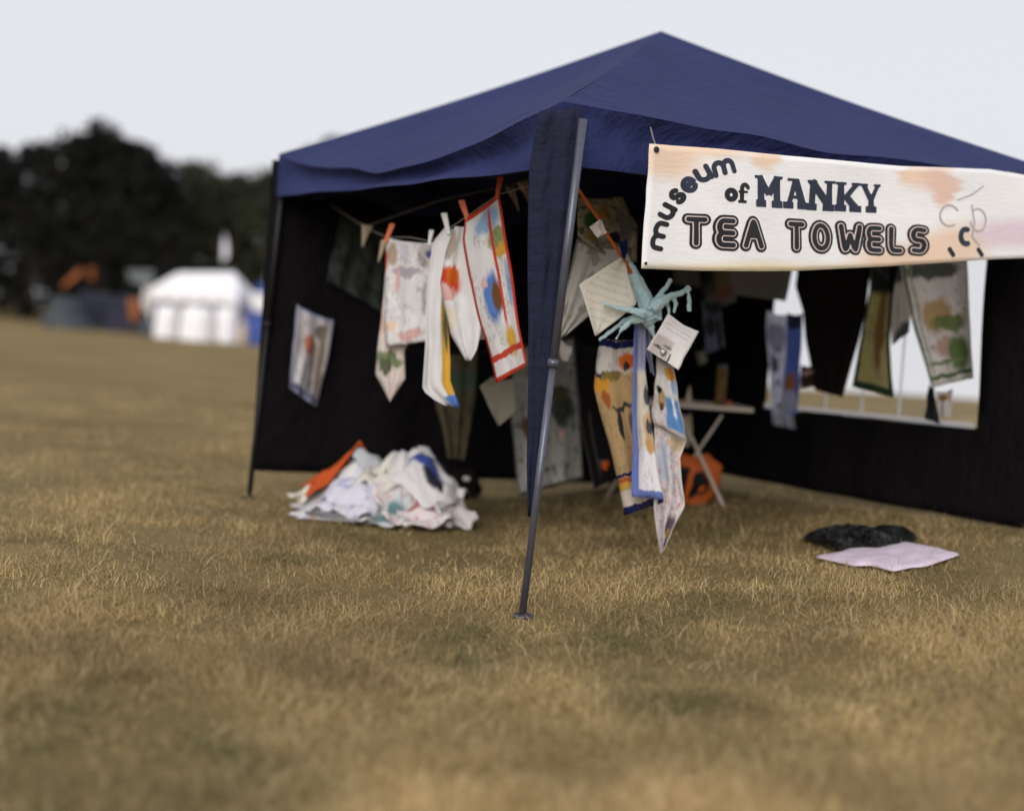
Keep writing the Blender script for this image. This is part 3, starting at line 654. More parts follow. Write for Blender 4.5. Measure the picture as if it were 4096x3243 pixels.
# behind them
cloth('tea_towel', 'grubby white towel hanging alone on the dark wall near the left leg', 'towel', [(297, 304), (293, 340), (290, 388)], [(334, 320), (327, 362), (317, 407)], on_plane(297, 330, Lb + nLB * .05, nLB).y, on_plane(330, 330, Lb + nLB * .05, nLB).y,
      ink_mat('grubby towel', (.50, .48, .50, 1), [('e', .12, .2, .3, .3, (.66, .65, .70, 1)), ('e', .45, .62, .16, .12, (.42, .16, .10, 1)), ('e', .75, .8, .2, .1, (.14, .12, .1, 1)), ('e', .62, .35, .1, .3, (.12, .11, .12, 1)), ('e', .85, .5, .2, .4, (.44, .38, .33, 1)), ('e', .4, .03, .6, .08, (.12, .12, .22, 1))], border=(.03, (.3, .32, .48, 1))), 'towels on the back walls', seed=12)
cloth('tea_towel', 'dark green-grey cloth slung slantwise on the wall behind the pale row', 'towel', [(340, 216), (334, 250), (326, 280)], [(384, 226), (384, 270), (382, 312)], on_plane(340, 250, Lb + nLB * .06, nLB).y, on_plane(384, 250, Lb + nLB * .06, nLB).y,
      print_mat('dark green cloth', (.045, .055, .052, 1), scatter=[((.02, .022, .022, 1), .5, 4)]), 'towels on the back walls', seed=14)
cloth('tea_towel', 'long olive-brown towel hanging behind the heap of towels', 'towel', [(434, 352), (436, 400), (447, 458)], [(478, 352), (476, 400), (465, 460)], 7.6, 7.6,
      print_mat('olive towel', (.11, .095, .06, 1), [('e', .6, .75, .5, .1, (.07, .10, .07, 1))], scatter=[((.06, .05, .03, 1), .45, 7)]), 'towels on the back walls', seed=15)
cloth('paper_sheet', 'grey-beige card hanging by its corner beside the red-bordered towel', 'paper', [(493, 376), (479, 386), (488, 404), (498, 425)], [(514, 378), (517, 396), (517, 411), (499, 425)], 6.9, 6.9, print_mat('grey card', (.26, .245, .20, 1), trans=0), fold=.004, folds=1, seed=17)
cloth('tea_towel', 'tall pale floral towel hanging behind the corner curtain and pole', 'towel', [(512, 345), (511, 419), (515, 460), (519, 496)], [(574, 335), (579, 400), (581, 440), (583, 478)], 7.5, 7.7,
      ink_mat('floral towel', (.44, .44, .43, 1), [('e', .28, .30, .06, .06, RED), ('e', .22, .45, .06, .08, BROWN), ('e', .70, .36, .05, .03, PINK), ('e', .75, .5, .15, .1, (.05, .06, .05, 1)), ('e', .7, .62, .15, .06, (.08, .09, .05, 1))],
                scatter=[((.05, .07, .05, 1), .42, 12), ((.10, .22, .10, 1), .38, 16), ((.30, .25, .08, 1), .36, 14)], border=(.025, (.12, .12, .11, 1))), 'towels on the back walls', seed=18, fold=.03)
cloth('tea_towel', 'black towel with a thin white edge line hanging beside the floral towel', 'towel', [(574, 342), (580, 420), (588, 460), (594, 488)], [(600, 350), (606, 410), (612, 450), (619, 478)], 7.4, 7.4,
      print_mat('black towel', (.010, .009, .010, 1), [('e', .62, .13, .16, .03, ORANGE), ('b', .35, .30, .02, .22, (.10, .11, .11, 1)), ('b', .5, .16, .15, .006, (.12, .12, .12, 1))], border=(.03, (.09, .09, .09, 1), .005), wobble=.03), 'towels on the back walls', seed=19, fold=.015, folds=1)
cloth('paper_tag', 'small white paper scrap showing just right of the front pole', 'paper', [(561, 339), (559, 350), (562, 360)], [(572, 346), (571, 353), (567, 361)], 6.6, 6.6, print_mat('white scrap', WHITE, trans=0), fold=.003, seed=20)
cloth('tea_towel', 'pale grey towel hanging behind the cream paper beside the front pole', 'towel', [(577, 238), (570, 268), (560, 312), (556, 340)], [(625, 246), (634, 262), (604, 302), (566, 336)], 5.95, 5.9, print_mat('pale grey towel', (.62, .61, .57, 1), [('e', .4, .6, .08, .05, PEACH)], scatter=[((.30, .30, .28, 1), .45, 5)], border=(.04, (.25, .25, .23, 1))), 'towels around the front pole', seed=21)
cloth('tea_towel', 'green and gold patterned towel tucked high behind the orange cord', 'towel', [(578, 196), (577, 236), (600, 252)], [(622, 196), (638, 226), (637, 262)], 5.9, 6.0,
      print_mat('green gold towel', (.42, .38, .27, 1), [('e', .25, .62, .14, .14, (.05, .16, .05, 1)), ('e', .2, .4, .12, .1, (.40, .32, .12, 1)), ('e', .5, .75, .1, .1, (.42, .28, .06, 1)), ('e', .8, .5, .12, .3, (.16, .15, .14, 1)), ('e', .6, .35, .1, .1, (.02, .02, .02, 1))], scatter=[((.03, .05, .03, 1), .45, 9), ((.35, .28, .12, 1), .4, 12)]), 'towels around the front pole', seed=22)
# bunting
bt = empty('bunting', at(366, 246, 7.2)); tag(bt, 'row of beige triangular bunting flags strung high inside the gazebo', 'bunting')
m = MB(); m.tube([at(330, 205, 7.8), at(366, 226, 7.3), at(440, 200, 6.8), at(506, 186, 6.5), at(540, 176, 6.3)], .002, 5); m.build('string', M_ROPE, bt)
M_BEI = print_mat('beige flag cotton', (.55, .44, .32, 1), trans=.2)
for (ax, ay, bx, by, cx, cy, d) in ((362, 224, 373, 226, 362, 247, 7.2), (381, 240, 392, 236, 378, 262, 6.9), (505, 187, 514, 186, 519, 211, 6.45), (517, 183, 529, 180, 531, 206, 6.35)):
    V, Fc, UV = loft([(ax, ay), (cx, cy)], [(bx, by), (cx + .5, cy)], d, d, nu=4, nv=6, fold=.004, seed=ax)
    o = mesh_obj('flag', V, Fc, M_BEI, uvs=UV, smooth=True); keep(o, bt); solidify(o)

# ------------------------------------------------------------------ middle cluster by the pole
GC = 'towels and cards in the hanging bunch'
cloth('paper_sheet', 'large cream handwritten paper hanging as a diamond from the orange cord', 'paper', [(623, 256), (579, 284), (588, 312), (596, 335)], [(623.5, 256), (637, 303), (618, 319), (597, 335)], 5.68, 5.72, print_mat('cream paper', (.86, .83, .75, 1), trans=.1, lines=(11, .15, .85, (.50, .47, .44, 1), .5), soft=.2), None, fold=.006, folds=.8, seed=30, sway=.01)
cloth('paper_card', 'white card with a dark sketch and blue handwriting hanging below the blue knot', 'paper', [(668, 313), (647, 349)], [(699, 331), (678, 369.5)], 5.72, 5.74,
      print_mat('white card', (.87, .85, .86, 1), [('b', .30, .24, .28, .24, (.56, .49, .48, 1)), ('e', .22, .20, .12, .04, (.10, .09, .10, 1)), ('e', .42, .15, .10, .08, (.12, .11, .12, 1)), ('e', .47, .30, .14, .03, (.2, .18, .2, 1)), ('e', .40, .17, .05, .04, WHITE), ('b', .62, .10, .02, .10, (.05, .05, .06, 1))], trans=.05, lines=(9, .6, .92, (.35, .36, .60, 1), .55), wobble=.04, soft=.2), None, fold=.003, folds=.5, seed=31, sway=.006)
cloth('paper_tag', 'small white tag pinned on the orange cord', 'paper', [(600, 219), (590, 227), (597, 237)], [(601, 219), (607, 232), (598, 237)], 5.46, 5.47, print_mat('white tag', (.74, .68, .65, 1), trans=.05), fold=.002, seed=32)
cloth('cloth_scrap', 'small navy scrap caught on the orange cord', 'cloth', [(619, 240), (621, 250), (622, 258)], [(627, 238), (627, 250), (625, 258)], 5.66, 5.66, print_mat('navy scrap', NAVY), fold=.004, seed=33)
cloth('tea_towel', 'tan towel with orange figures and a navy bottom band, leftmost of the bunch', 'towel', [(600, 338), (597, 358), (594, 386), (601, 416), (609, 444), (619, 483), (624, 515)], [(640, 338), (643, 380), (646, 420), (650, 460), (656, 485), (663, 501)], 5.95, 5.93,
      ink_mat('tan towel', TAN, [('b', .4, .90, .7, .10, (.66, .63, .60, 1)), ('e', .1, .74, .22, .05, (.66, .32, .04, 1)), ('e', .68, .87, .22, .055, ORANGE), ('e', .66, .84, .06, .03, BLACK), ('e', .2, .66, .10, .05, (.40, .12, .03, 1)), ('e', .12, .80, .4, .012, (.05, .05, .07, 1)), ('e', .35, .79, .22, .03, (.26, .18, .05, 1)),
                ('e', .38, .50, .05, .10, (.03, .03, .04, 1)), ('e', .5, .60, .22, .018, (.06, .05, .05, 1)), ('e', .7, .47, .1, .1, BROWN), ('b', .3, .215, .7, .010, NAVY), ('b', .3, .185, .7, .014, (.45, .12, .04, 1)), ('b', .3, .155, .7, .016, (.62, .40, .06, 1)), ('b', .5, .08, .7, .05, (.66, .60, .52, 1)), ('b', .5, .01, .7, .032, NAVY), ('b', .45, .975, .6, .022, NAVY)], wobble=.03), GC, fold=.025, folds=1.5, seed=34, nu=16, nv=36)
cloth('tea_towel', 'white and peach towel with a broad blue border in the middle of the bunch', 'towel', [(635, 311), (633, 360), (632, 430), (632, 496)], [(646, 316), (645, 369), (651, 425), (657, 470), (664, 499)], 5.82, 5.86,
      ink_mat('blue bordered towel', (.76, .70, .60, 1), [('b', .6, .14, .7, .13, (.82, .82, .86, 1)), ('e', .85, .40, .3, .07, (.66, .46, .26, 1)), ('e', .85, .56, .18, .05, (.07, .08, .10, 1)), ('e', .85, .40, .16, .035, (.07, .08, .10, 1)), ('e', .8, .30, .2, .05, (.62, .36, .16, 1)), ('b', .6, .86, .5, .16, LILAC), ('b', .10, .5, .15, .52, (.16, .22, .55, 1)), ('b', .5, .015, .6, .028, (.16, .22, .55, 1))], wobble=.02), GC, fold=.015, folds=1.2, seed=35, nu=14, nv=36)
cloth('tea_towel', 'lavender-grey strip of cloth hanging beside the blue-bordered towel', 'towel', [(641, 316), (645, 345), (651, 372)], [(648, 314), (651, 345), (654, 375)], 5.9, 5.9, print_mat('lavender cloth', LILAC), GC, fold=.01, folds=1, seed=36)
cloth('tea_towel', 'bright blue and orange patchwork towel with wavy hem below the white card', 'towel', [(657, 355), (655, 385), (652, 410), (655, 423)], [(673, 365), (677, 390), (681, 410), (687, 440)], 5.86, 5.84,
      ink_mat('patchwork towel', (.74, .72, .72, 1), [('b', .12, .8, .2, .3, (.74, .73, .72, 1)), ('e', .75, .86, .3, .12, (.66, .30, .03, 1)), ('e', .85, .68, .18, .10, SKYB), ('b', .75, .28, .30, .22, (.12, .30, .62, 1)), ('e', .3, .42, .14, .14, TAN), ('e', .2, .55, .12, .05, BLACK), ('e', .3, .33, .08, .06, (.1, .05, .03, 1)), ('e', .75, .45, .06, .2, (.72, .72, .74, 1))], border=(.05, (.50, .45, .42, 1), .06), scatter=[((.45, .28, .12, 1), .36, 14)], wobble=.06), GC, fold=.018, folds=1.5, seed=37, nu=14)
cloth('tea_towel', 'pale floral towel twisting down to a point almost touching the grass', 'towel', [(654, 420), (655, 450), (656, 480), (655, 505), (657, 530), (659.5, 553)], [(687, 438), (680, 457), (682, 480), (684.5, 506), (672, 530), (661.5, 553)], 5.9, 5.88,
      ink_mat('pale floral towel', (.72, .68, .68, 1), [('e', .35, .74, .22, .16, (.52, .56, .66, 1)), ('e', .75, .93, .25, .08, (.62, .50, .34, 1)), ('e', .8, .22, .25, .12, (.14, .10, .14, 1)), ('e', .75, .16, .1, .06, (.60, .34, .05, 1)), ('e', .8, .08, .2, .03, (.12, .16, .3, 1)), ('e', .5, .05, .2, .03, PINK), ('b', .02, .5, .05, .5, (.78, .77, .77, 1))],
                scatter=[((.66, .26, .26, 1), .44, 15), ((.32, .42, .64, 1), .42, 12), ((.60, .42, .16, 1), .38, 11)], border=(.03, (.74, .70, .68, 1))), GC, fold=.03, folds=1.3, seed=38, nu=16, nv=36)
# pale blue knotted streamer bundle
M_PB = simple('pale blue cloth', (.46, .64, .70, 1), .85, var=.2, scale=20)
kn = empty('knotted_streamers', at(650, 312, 5.8)); tag(kn, 'pale blue knotted bundle with splayed finger-like ends on the cord', 'streamers')
KB = MB()
def strand(pts, rad, name='strand', d=5.78):
    P = []
    for k, p in enumerate(pts): P.append(at(p[0], p[1], (p[2] if len(p) > 2 else d)))
    KB.tube(P, [q * (1 + .25 * noise.noise(Vector((a * 3.1, len(KB.v) * .37, 0)))) for a, q in enumerate(rad)], 8)
def kr(px): return px * (1.35 if px > 7 else 1.0) * 5.78 / 1300 / 2
strand([(631, 262), (634, 275), (640, 290), (647, 304), (650, 316)], [kr(4), kr(9), kr(13), kr(13), kr(14)], 'knot')
strand([(641, 310), (648, 316), (655, 313), (658, 305)], [kr(12), kr(18), kr(15), kr(8)], 'knot', 5.8)
strand([(650, 310), (658, 297), (665, 288), (671, 279)], [kr(8), kr(6.5), kr(5), kr(5)], d=5.74)
strand([(652, 308), (662, 301), (672, 295), (681, 293), (690, 287)], [kr(9), kr(8), kr(7), kr(5.5), kr(6)], d=5.72)
strand([(655, 308), (659, 313), (660, 320)], [kr(9), kr(7), kr(4)], d=5.76)
strand([(664, 300), (669, 308), (668, 318)], [kr(6), kr(4), kr(2.5)], d=5.75)
strand([(673, 296), (676, 303), (674, 312)], [kr(5), kr(5), kr(3)], d=5.73)
strand([(688, 290), (689.5, 300), (689, 311)], [kr(2), kr(4.5), kr(4.5)], d=5.71)
strand([(645, 313), (632, 310), (618, 308), (604, 303)], [kr(8), kr(6), kr(5), kr(3)], d=5.66)
strand([(641, 316), (630, 322), (622, 328), (616, 339)], [kr(9), kr(6), kr(6), kr(3)], d=5.72)
strand([(640, 318), (626, 319), (612, 330), (599, 340)], [kr(7), kr(5), kr(4.5), kr(4)], d=5.76)
strand([(649, 318), (651, 328), (655, 338)], [kr(9), kr(7), kr(3)], d=5.8)

o = KB.build('knotted_cloth', M_PB, kn, smooth=True)
md = o.modifiers.new('blend', 'REMESH'); md.mode = 'VOXEL'; md.voxel_size = .004; md.use_smooth_shade = True
tx_ = bpy.data.textures.new('crease', 'CLOUDS'); tx_.noise_scale = .02; dm = o.modifiers.new('crease', 'DISPLACE'); dm.texture = tx_; dm.strength = .014; dm.mid_level = .5
sm = o.modifiers.new('soften', 'SMOOTH'); sm.iterations = 3

# ------------------------------------------------------------------ right wall hangings
GR = 'towels against the back-right wall'
def wcl(name, label, cat, L, R, mat, off=.07, g=GR, **kw):
    a = dW(*L[len(L) // 2], off); b = dW(*R[len(R) // 2], off)
    return cloth(name, label, cat, L, R, a, b, mat, g, thick=0, **kw)     # thin cotton, light comes through it
wcl('tea_towel', 'dull grey towel with a reddish band hanging left of the printed sheet', 'towel', [(700, 236), (701, 271), (706, 312)], [(729, 236), (731, 271), (737, 301)], print_mat('dull grey towel', (.24, .23, .22, 1), [('e', .6, .2, .36, .09, (.34, .15, .10, 1)), ('e', .65, .40, .24, .08, (.24, .21, .08, 1)), ('b', .2, .7, .2, .5, (.11, .11, .12, 1))], trans=.1), .30, seed=41, fold=.008)
wcl('tea_towel', 'dusky blue narrow towel hanging below the dull grey one', 'towel', [(702, 300), (704, 330), (707, 354)], [(720, 300), (722, 325), (724.5, 346)], print_mat('dusky blue towel', (.26, .30, .48, 1), [('e', .35, .5, .3, .2, (.06, .065, .08, 1)), ('e', .8, .3, .14, .4, (.05, .05, .05, 1)), ('e', .6, .9, .5, .2, (.07, .07, .07, 1))], scatter=[((.36, .42, .6, 1), .42, 9)], trans=.1), .26, seed=42, fold=.01)
wcl('paper_sheet', 'grey printed sheet with lines of text hanging at the window corner', 'paper', [(729, 236), (730, 271), (735, 294)], [(796, 236), (792, 271), (786, 301)], print_mat('printed grey sheet', (.34, .33, .31, 1), trans=0, lines=(20, .02, .5, (.14, .14, .14, 1), .8), wobble=.003), .34, None, seed=43, fold=.003, folds=.5)
wcl('paper_sheet', 'dim grey sheet mostly hidden above the blue knot', 'paper', [(672, 236), (674, 284)], [(699, 236), (700, 287)], print_mat('dim grey sheet', (.18, .18, .17, 1), trans=0), .4, None, seed=44, fold=.003)
wcl('paper_tag', 'tiny grey tag dangling below the dusky blue towel', 'paper', [(696, 351), (698, 365)], [(704, 349), (707.5, 362)], print_mat('grey tag', (.36, .36, .28, 1), trans=0), .3, None, seed=45, fold=.001)
wcl('tea_towel', 'long bluish white towel with dark printed figures hanging over the window sill', 'towel', [(767, 310), (766, 330), (769, 370), (771, 405), (773, 424)], [(789, 314), (787, 345), (784, 385), (793, 410), (796, 429)], ink_mat('bluish figure towel', (.62, .64, .78, 1), [('e', .35, .55, .22, .08, (.09, .09, .12, 1)), ('e', .55, .70, .25, .05, (.12, .13, .2, 1)), ('e', .5, .38, .2, .03, (.2, .22, .3, 1)), ('e', .45, .18, .2, .03, (.2, .17, .12, 1)), ('e', .5, .80, .5, .12, (.24, .25, .34, 1))], scatter=[((.25, .27, .40, 1), .42, 9)], trans=.55), .09, seed=46, fold=.012)
wcl('tea_towel', 'deep blue towel with brown figures half behind the bluish white one', 'towel', [(787, 312), (786, 350), (783, 388), (781, 410)], [(803, 313), (801, 345), (800, 380), (797, 414)], print_mat('deep blue towel', (.10, .15, .50, 1), [('e', .4, .28, .35, .12, (.25, .11, .05, 1)), ('e', .3, .10, .7, .12, (.30, .31, .42, 1)), ('e', .4, .92, .6, .08, (.03, .03, .06, 1))], scatter=[((.16, .2, .42, 1), .4, 8)], trans=.35), .12, seed=47, fold=.01)
wcl('tea_towel', 'big plain black towel with a wavy edge hanging across the window', 'towel', [(796, 240), (797, 272), (795, 286), (803, 310), (806, 340), (812, 370), (815, 389)], [(874, 240), (871, 272), (866, 310), (860, 335), (852, 365), (843, 397)], print_mat('black cotton', (.013, .010, .010, 1), trans=.06), .14, seed=48, fold=.02)
wcl('cloth_scrap', 'small brown and pink scrap showing below the wavy black towel', 'cloth', [(801, 364), (800, 388)], [(815, 364), (814, 386)], print_mat('brown pink scrap', (.05, .03, .025, 1), [('e', .5, .65, .4, .12, (.55, .36, .34, 1))], trans=.2), .10, None, seed=49, fold=.004)
wcl('tea_towel', 'gold and olive figured towel with a dark green border on the window', 'towel', [(871, 240), (870, 290), (863, 325), (858, 355), (853, 386)], [(902, 240), (893, 300), (890, 345), (892, 375), (894.5, 397)], ink_mat('gold olive towel', (.30, .26, .10, 1), [('e', .6, .42, .16, .3, (.15, .085, .03, 1)), ('e', .28, .22, .14, .12, (.30, .27, .10, 1)), ('e', .8, .2, .1, .14, (.34, .28, .12, 1)), ('b', .5, .85, .6, .2, (.012, .012, .012, 1))], border=(.10, (.02, .04, .022, 1), .05), scatter=[((.35, .30, .12, 1), .42, 12), ((.03, .04, .02, 1), .40, 9)], trans=.7), .16, seed=50, fold=.012)
wcl('tea_towel', 'beige translucent towel with a dark folded corner between two window towels', 'towel', [(890, 240), (891, 300), (892, 345)], [(915, 240), (912, 300), (909, 332)], print_mat('beige towel', (.36, .32, .27, 1), [('e', .7, .0, .6, .14, (.05, .06, .05, 1)), ('b', .5, .8, .6, .22, (.05, .05, .05, 1))], trans=.75), .12, seed=51, fold=.01)
wcl('tea_towel', 'large pale landscape-print towel with green border lines at the right of the window', 'towel', [(897, 240), (903, 280), (915, 330), (925, 365), (931, 387)], [(966, 240), (969, 290), (971, 340), (973, 378)], ink_mat('landscape towel', (.76, .70, .64, 1), [('e', .45, .80, .42, .06, (.10, .11, .08, 1)), ('e', .45, .48, .25, .12, (.50, .33, .16, 1)), ('e', .62, .42, .3, .06, (.18, .22, .08, 1)), ('e', .55, .25, .25, .07, (.60, .40, .30, 1)), ('e', .75, .2, .2, .14, (.14, .2, .07, 1)), ('b', .03, .5, .03, .5, (.05, .10, .04, 1)), ('b', .14, .5, .015, .44, (.28, .34, .2, 1)), ('b', .5, .06, .5, .015, (.10, .16, .06, 1)), ('b', .5, .15, .4, .012, (.2, .26, .12, 1)), ('b', .5, .95, .6, .1, (.10, .10, .10, 1))], border=(.02, (.5, .48, .44, 1)), scatter=[((.66, .56, .44, 1), .4, 7), ((.24, .26, .12, 1), .36, 10)], trans=.8, wobble=.04), .18, seed=52, fold=.015)
wcl('cloth_scrap', 'black cloth tail drooping onto the window sill', 'cloth', [(929, 384), (927, 400), (925, 418)], [(934, 386), (936, 404), (940, 424)], print_mat('black tail', (.012, .012, .02, 1), trans=.1), .10, None, seed=53, fold=.006)
wcl('cloth_scrap', 'pale cloth tail with a brown patch beside the black tail', 'cloth', [(936, 390), (938, 404), (939, 416)], [(953, 388), (952, 400), (950, 417)], print_mat('pale tail', (.52, .47, .45, 1), [('e', .4, .72, .35, .12, (.24, .13, .05, 1))], trans=.4), .07, None, seed=54, fold=.006)

line('washing_line', 'dark line strung along the back-right wall above the window towels', [(660, 233, dW(660, 236, .42)), (672, 236, dW(674, 260, .4)), (700, 236, dW(701, 260, .3)), (729, 236, dW(729, 260, .34)), (796, 237, dW(797, 272, .14)), (871, 240, dW(871, 290, .16)), (897, 240, dW(915, 310, .16)), (966, 240, dW(969, 310, .18)), (985, 240, dW(985, 310, .05))], .002, M_LEGD)
line('washing_line', 'dark low line holding the olive, floral and black towels at the back', [(400, 348, 8.05), (434, 352, 7.6), (478, 352, 7.6), (512, 346, 7.5), (574, 337, 7.7), (600, 350, 7.4), (640, 352, 8.3)], .002, M_LEGD)
# ------------------------------------------------------------------ folding table and what is on it
M_TAB = simple('cream painted metal', (.55, .49, .42, 1), .6, var=.15); M_TOP = simple('dark table top', (.06, .065, .075, 1), .5)
fr = ground(724, 506); fl = ground(607, 497)
tx = (fr - fl); tx.z = 0; tlen = tx.length; tx.normalize(); ty = Vector((-tx.y, tx.x, 0)); 
if ty.y < 0: ty = -ty
tz = at(720, 411, fr.y + .05).z
tab = empty('folding_table', (fl + fr) / 2); tag(tab, 'small folding table with cream crossed legs standing inside the gazebo', 'table')
dT = fr.y + .03
pR = at(752, 409, dT); pL = at(612, 405, dT - .04); pL.z = pR.z
ax = (pR - pL); ax.z = 0; ax.normalize(); ay = Vector((-ax.y, ax.x, 0)); ay = ay if ay.y > 0 else -ay
WD = .42
m = MB(); m.add([pL, pR, pR + ay * WD, pL + ay * WD] + [p - up_z * .008 for p in (pL, pR, pR + ay * WD, pL + ay * WD)], [(0, 1, 2, 3), (4, 5, 6, 7), (0, 1, 5, 4), (1, 2, 6, 5), (2, 3, 7, 6), (3, 0, 4, 7)]); m.build('table_top', M_TOP, tab)
for a, b in ((pL, pR), (pL + ay * WD, pR + ay * WD)):
    m = MB(); m.bar(a - up_z * .004 - ay * .012, b - up_z * .004 - ay * .012, .022, .030); m.build('edge_rail', M_TAB, tab)
for a, b in ((pL, pL + ay * WD), (pR, pR + ay * WD)):
    m = MB(); m.bar(a - up_z * .004, b - up_z * .004, .022, .028); m.build('edge_rail', M_TAB, tab)
def tleg(a, b):
    m = MB(); m.bar(a, b, .016, .020, (.3, 1, .2)); m.tube([b - up_z * .01, b + (a - b) * .02], .012, 8); m.build('leg', M_TAB, tab)
tleg(at(722, 415, dT + .06), at(664, 501, dT + .12)); tleg(at(681, 414, dT + .04), fr)
gl = ground(664, 501)
tleg(at(655, 413, dT + .2), fl); tleg(at(618, 413, dT + .06), ground(652, 505))
M_TUBE = print_mat('patterned tin', (.16, .10, .04, 1), [], scatter=[((.32, .20, .05, 1), .5, 8), ((.05, .03, .02, 1), .45, 11)], trans=0, rough=.5)
def lathe(name, prof, base, mats, seg=20, parent=None, ks=None):
    V = []; Fc = []; UV = []; MI = []
    for j, (r, z) in enumerate(prof):
        for i in range(seg): V.append(base + Vector((r * math.cos(2 * math.pi * i / seg), r * math.sin(2 * math.pi * i / seg), z))); UV.append((i / seg * 2, z * 4))
    for j in range(len(prof) - 1):
        for i in range(seg): Fc.append((j * seg + i, j * seg + (i + 1) % seg, (j + 1) * seg + (i + 1) % seg, (j + 1) * seg + i))
    Fc.append(tuple(range(seg))); Fc.append(tuple(range((len(prof) - 1) * seg, len(prof) * seg)))
    o = mesh_obj(name, V, Fc, mats, uvs=UV, smooth=False)
    for p in o.data.polygons: p.use_smooth = len(p.vertices) == 4
    if parent: keep(o, parent)
    return o
def top_at(px, py):                         # a point on the table top
    r = ray(px, py); return CAM + r * ((pR.z + .001 - CAM.z) / r.z)
c = at(719.5, 406, dT + .2); c.z = pR.z + .001
tin = empty('tall_tin', c); tag(tin, 'tall brown-gold patterned tin with a grey lid standing on the folding table', 'tin')
k = c.y / 1300; hh = 37 * k
lathe('body', [(5.3 * k, 0), (5.6 * k, .004), (5.6 * k, hh), (5.2 * k, hh + .003)], c, M_TUBE, parent=tin)
lathe('lid', [(5.0 * k, hh + .003), (5.0 * k, hh + .022), (4.4 * k, hh + .026)], c, simple('grey lid', (.16, .16, .18, 1), .4), parent=tin)
c2 = at(729, 406, dT + .12); c2.z = pR.z + .001
o = lathe('orange_pot', [(.014, 0), (.018, .012), (.019, .026), (.012, .034), (.013, .038)], c2, simple('orange ceramic', (.55, .12, .04, 1), .5)); tag(o, 'tiny orange pot at the right end of the folding table', 'pot')
c3 = at(688, 406, dT + .1); c3.z = pR.z + .001
o = lathe('paper_cone', [(.022, 0), (.024, .006), (.016, .05), (.008, .09), (.001, .118)], c3, simple('cream card', (.62, .52, .38, 1), .8)); tag(o, 'pale cream pointed cone standing on the table beside the hanging bunch', 'cone')
m = MB(); a = at(680, 406, dT + .05); a.z = pR.z + .006; m.tube([a, a + ax * .07], .005, 8); m.tube([a + ax * .07, a + ax * .085], [.005, .001], 8)
tag(m.build('pencil', simple('yellow paint', (.6, .42, .05, 1), .5)), 'short yellow pencil lying at the table edge', 'pencil')
cloth('tea_towel', 'cream cloth hanging straight down below the table edge', 'towel', [(680, 413), (681, 430), (681, 446)], [(691, 413), (692.5, 432), (689, 447)], dT + .14, dT + .14, print_mat('cream hanging cloth', (.58, .48, .36, 1)), None, seed=60, fold=.01)
# orange bag under the table
M_BAG = print_mat('orange bag plastic', (.58, .13, .03, 1), [('b', .18, .70, .22, .06, BLACK), ('b', .40, .55, .30, .12, BLACK), ('e', .62, .42, .22, .20, BLACK), ('b', .25, .40, .18, .08, BLACK), ('b', .42, .55, .05, .22, ORANGE), ('e', .70, .42, .05, .06, ORANGE)], trans=.1, rough=.5, wobble=.05)
dB = ground(692, 503).y + .02
V, Fc, UV = loft([(682, 458), (668, 470), (666, 492), (684, 503)], [(708, 455), (720, 467), (711, 486), (697, 502)], dB, dB, nu=14, nv=14, fold=.02, folds=1.2, seed=61)
n = len(V); dom = [V[i] + Vector((0, -.05 * math.sin(math.pi * (i % 15) / 14) * math.sin(math.pi * min(1, (i // 15 + 2) / 16)), 0)) for i in range(n)]
bag = mesh_obj('bag', dom, Fc, M_BAG, uvs=UV, smooth=True); md = bag.modifiers.new('thickness', 'SOLIDIFY'); md.thickness = .07; md.offset = -1
tag(bag, 'orange carrier bag with bold black print under the folding table', 'bag')

# ------------------------------------------------------------------ heap of towels on the grass
PC = ground(383, 526); PC.y += .33
def mound(x, y):
    dx = (x - PC.x) / .52; dy = (y - PC.y) / .36; dx += .12 * dy
    r = math.hypot(dx, dy); return .28 * max(0, 1 - r ** 1.6) * (1 + .55 * noise.noise(Vector((x * 5, y * 5, 1))) + .2 * noise.noise(Vector((x * 13, y * 13, 6)))) 
def crumple(name, label, px, py, d, w, h, rot, mat, lift, seed, group, base=None, amp=.05, k0=False, n=26, cat='towel', flat=False):
    c = at(px, py, d); V = []; UV = []; ca, sa = math.cos(rot), math.sin(rot)
    for j in range(n + 1):
        for i in range(n + 1):
            u, v = i / n - .5, j / n - .5
            wob = .08 * noise.noise(Vector((u * 3, v * 3, seed)))
            rag = 1 + .30 * noise.noise(Vector((math.atan2(v, u) * 1.3, seed, 4)))
            u *= rag; v *= rag
            x = c.x + (u * w + wob) * ca - (v * h) * sa + .02 * noise.noise(Vector((u * 8, v * 8, seed + 3)))
            y = c.y + (u * w + wob) * sa + (v * h) * ca + .02 * noise.noise(Vector((u * 8, v * 8, seed + 7)))
            r1 = 1 - abs(noise.noise(Vector((u * w * 6.5 + seed, v * h * 6.5, seed)))) * 2
            r2 = 1 - abs(noise.noise(Vector((u * w * 14, v * h * 14 + seed, seed + 2)))) * 2
            z = gz(x, y) + (0 if flat else mound(x, y)) + lift + amp * max(-.3, r1 * .8 + r2 * .35)
            edge = max(abs(u), abs(v)) * 2 / rag
            if edge > .85: z -= (edge - .85) * .12
            if k0 and edge > .8: z = z + (gz(x, y) + .012 - z) * min(1, (edge - .8) * 5)
            z = max(z, gz(x, y) + .006 + lift * .2)
            V.append(Vector((x, y, z))); UV.append((i / n, j / n))
    Fc = [(j * (n + 1) + i, j * (n + 1) + i + 1, (j + 1) * (n + 1) + i + 1, (j + 1) * (n + 1) + i) for j in range(n) for i in range(n)]
    org = Vector((c.x, c.y, gz(c.x, c.y)))
    o = mesh_obj(name, [p - org for p in V], Fc, mat, uvs=UV, smooth=True); o.location = org; solidify(o, .004); return tag(o, label, cat, group)
GH = 'towels heaped on the grass'
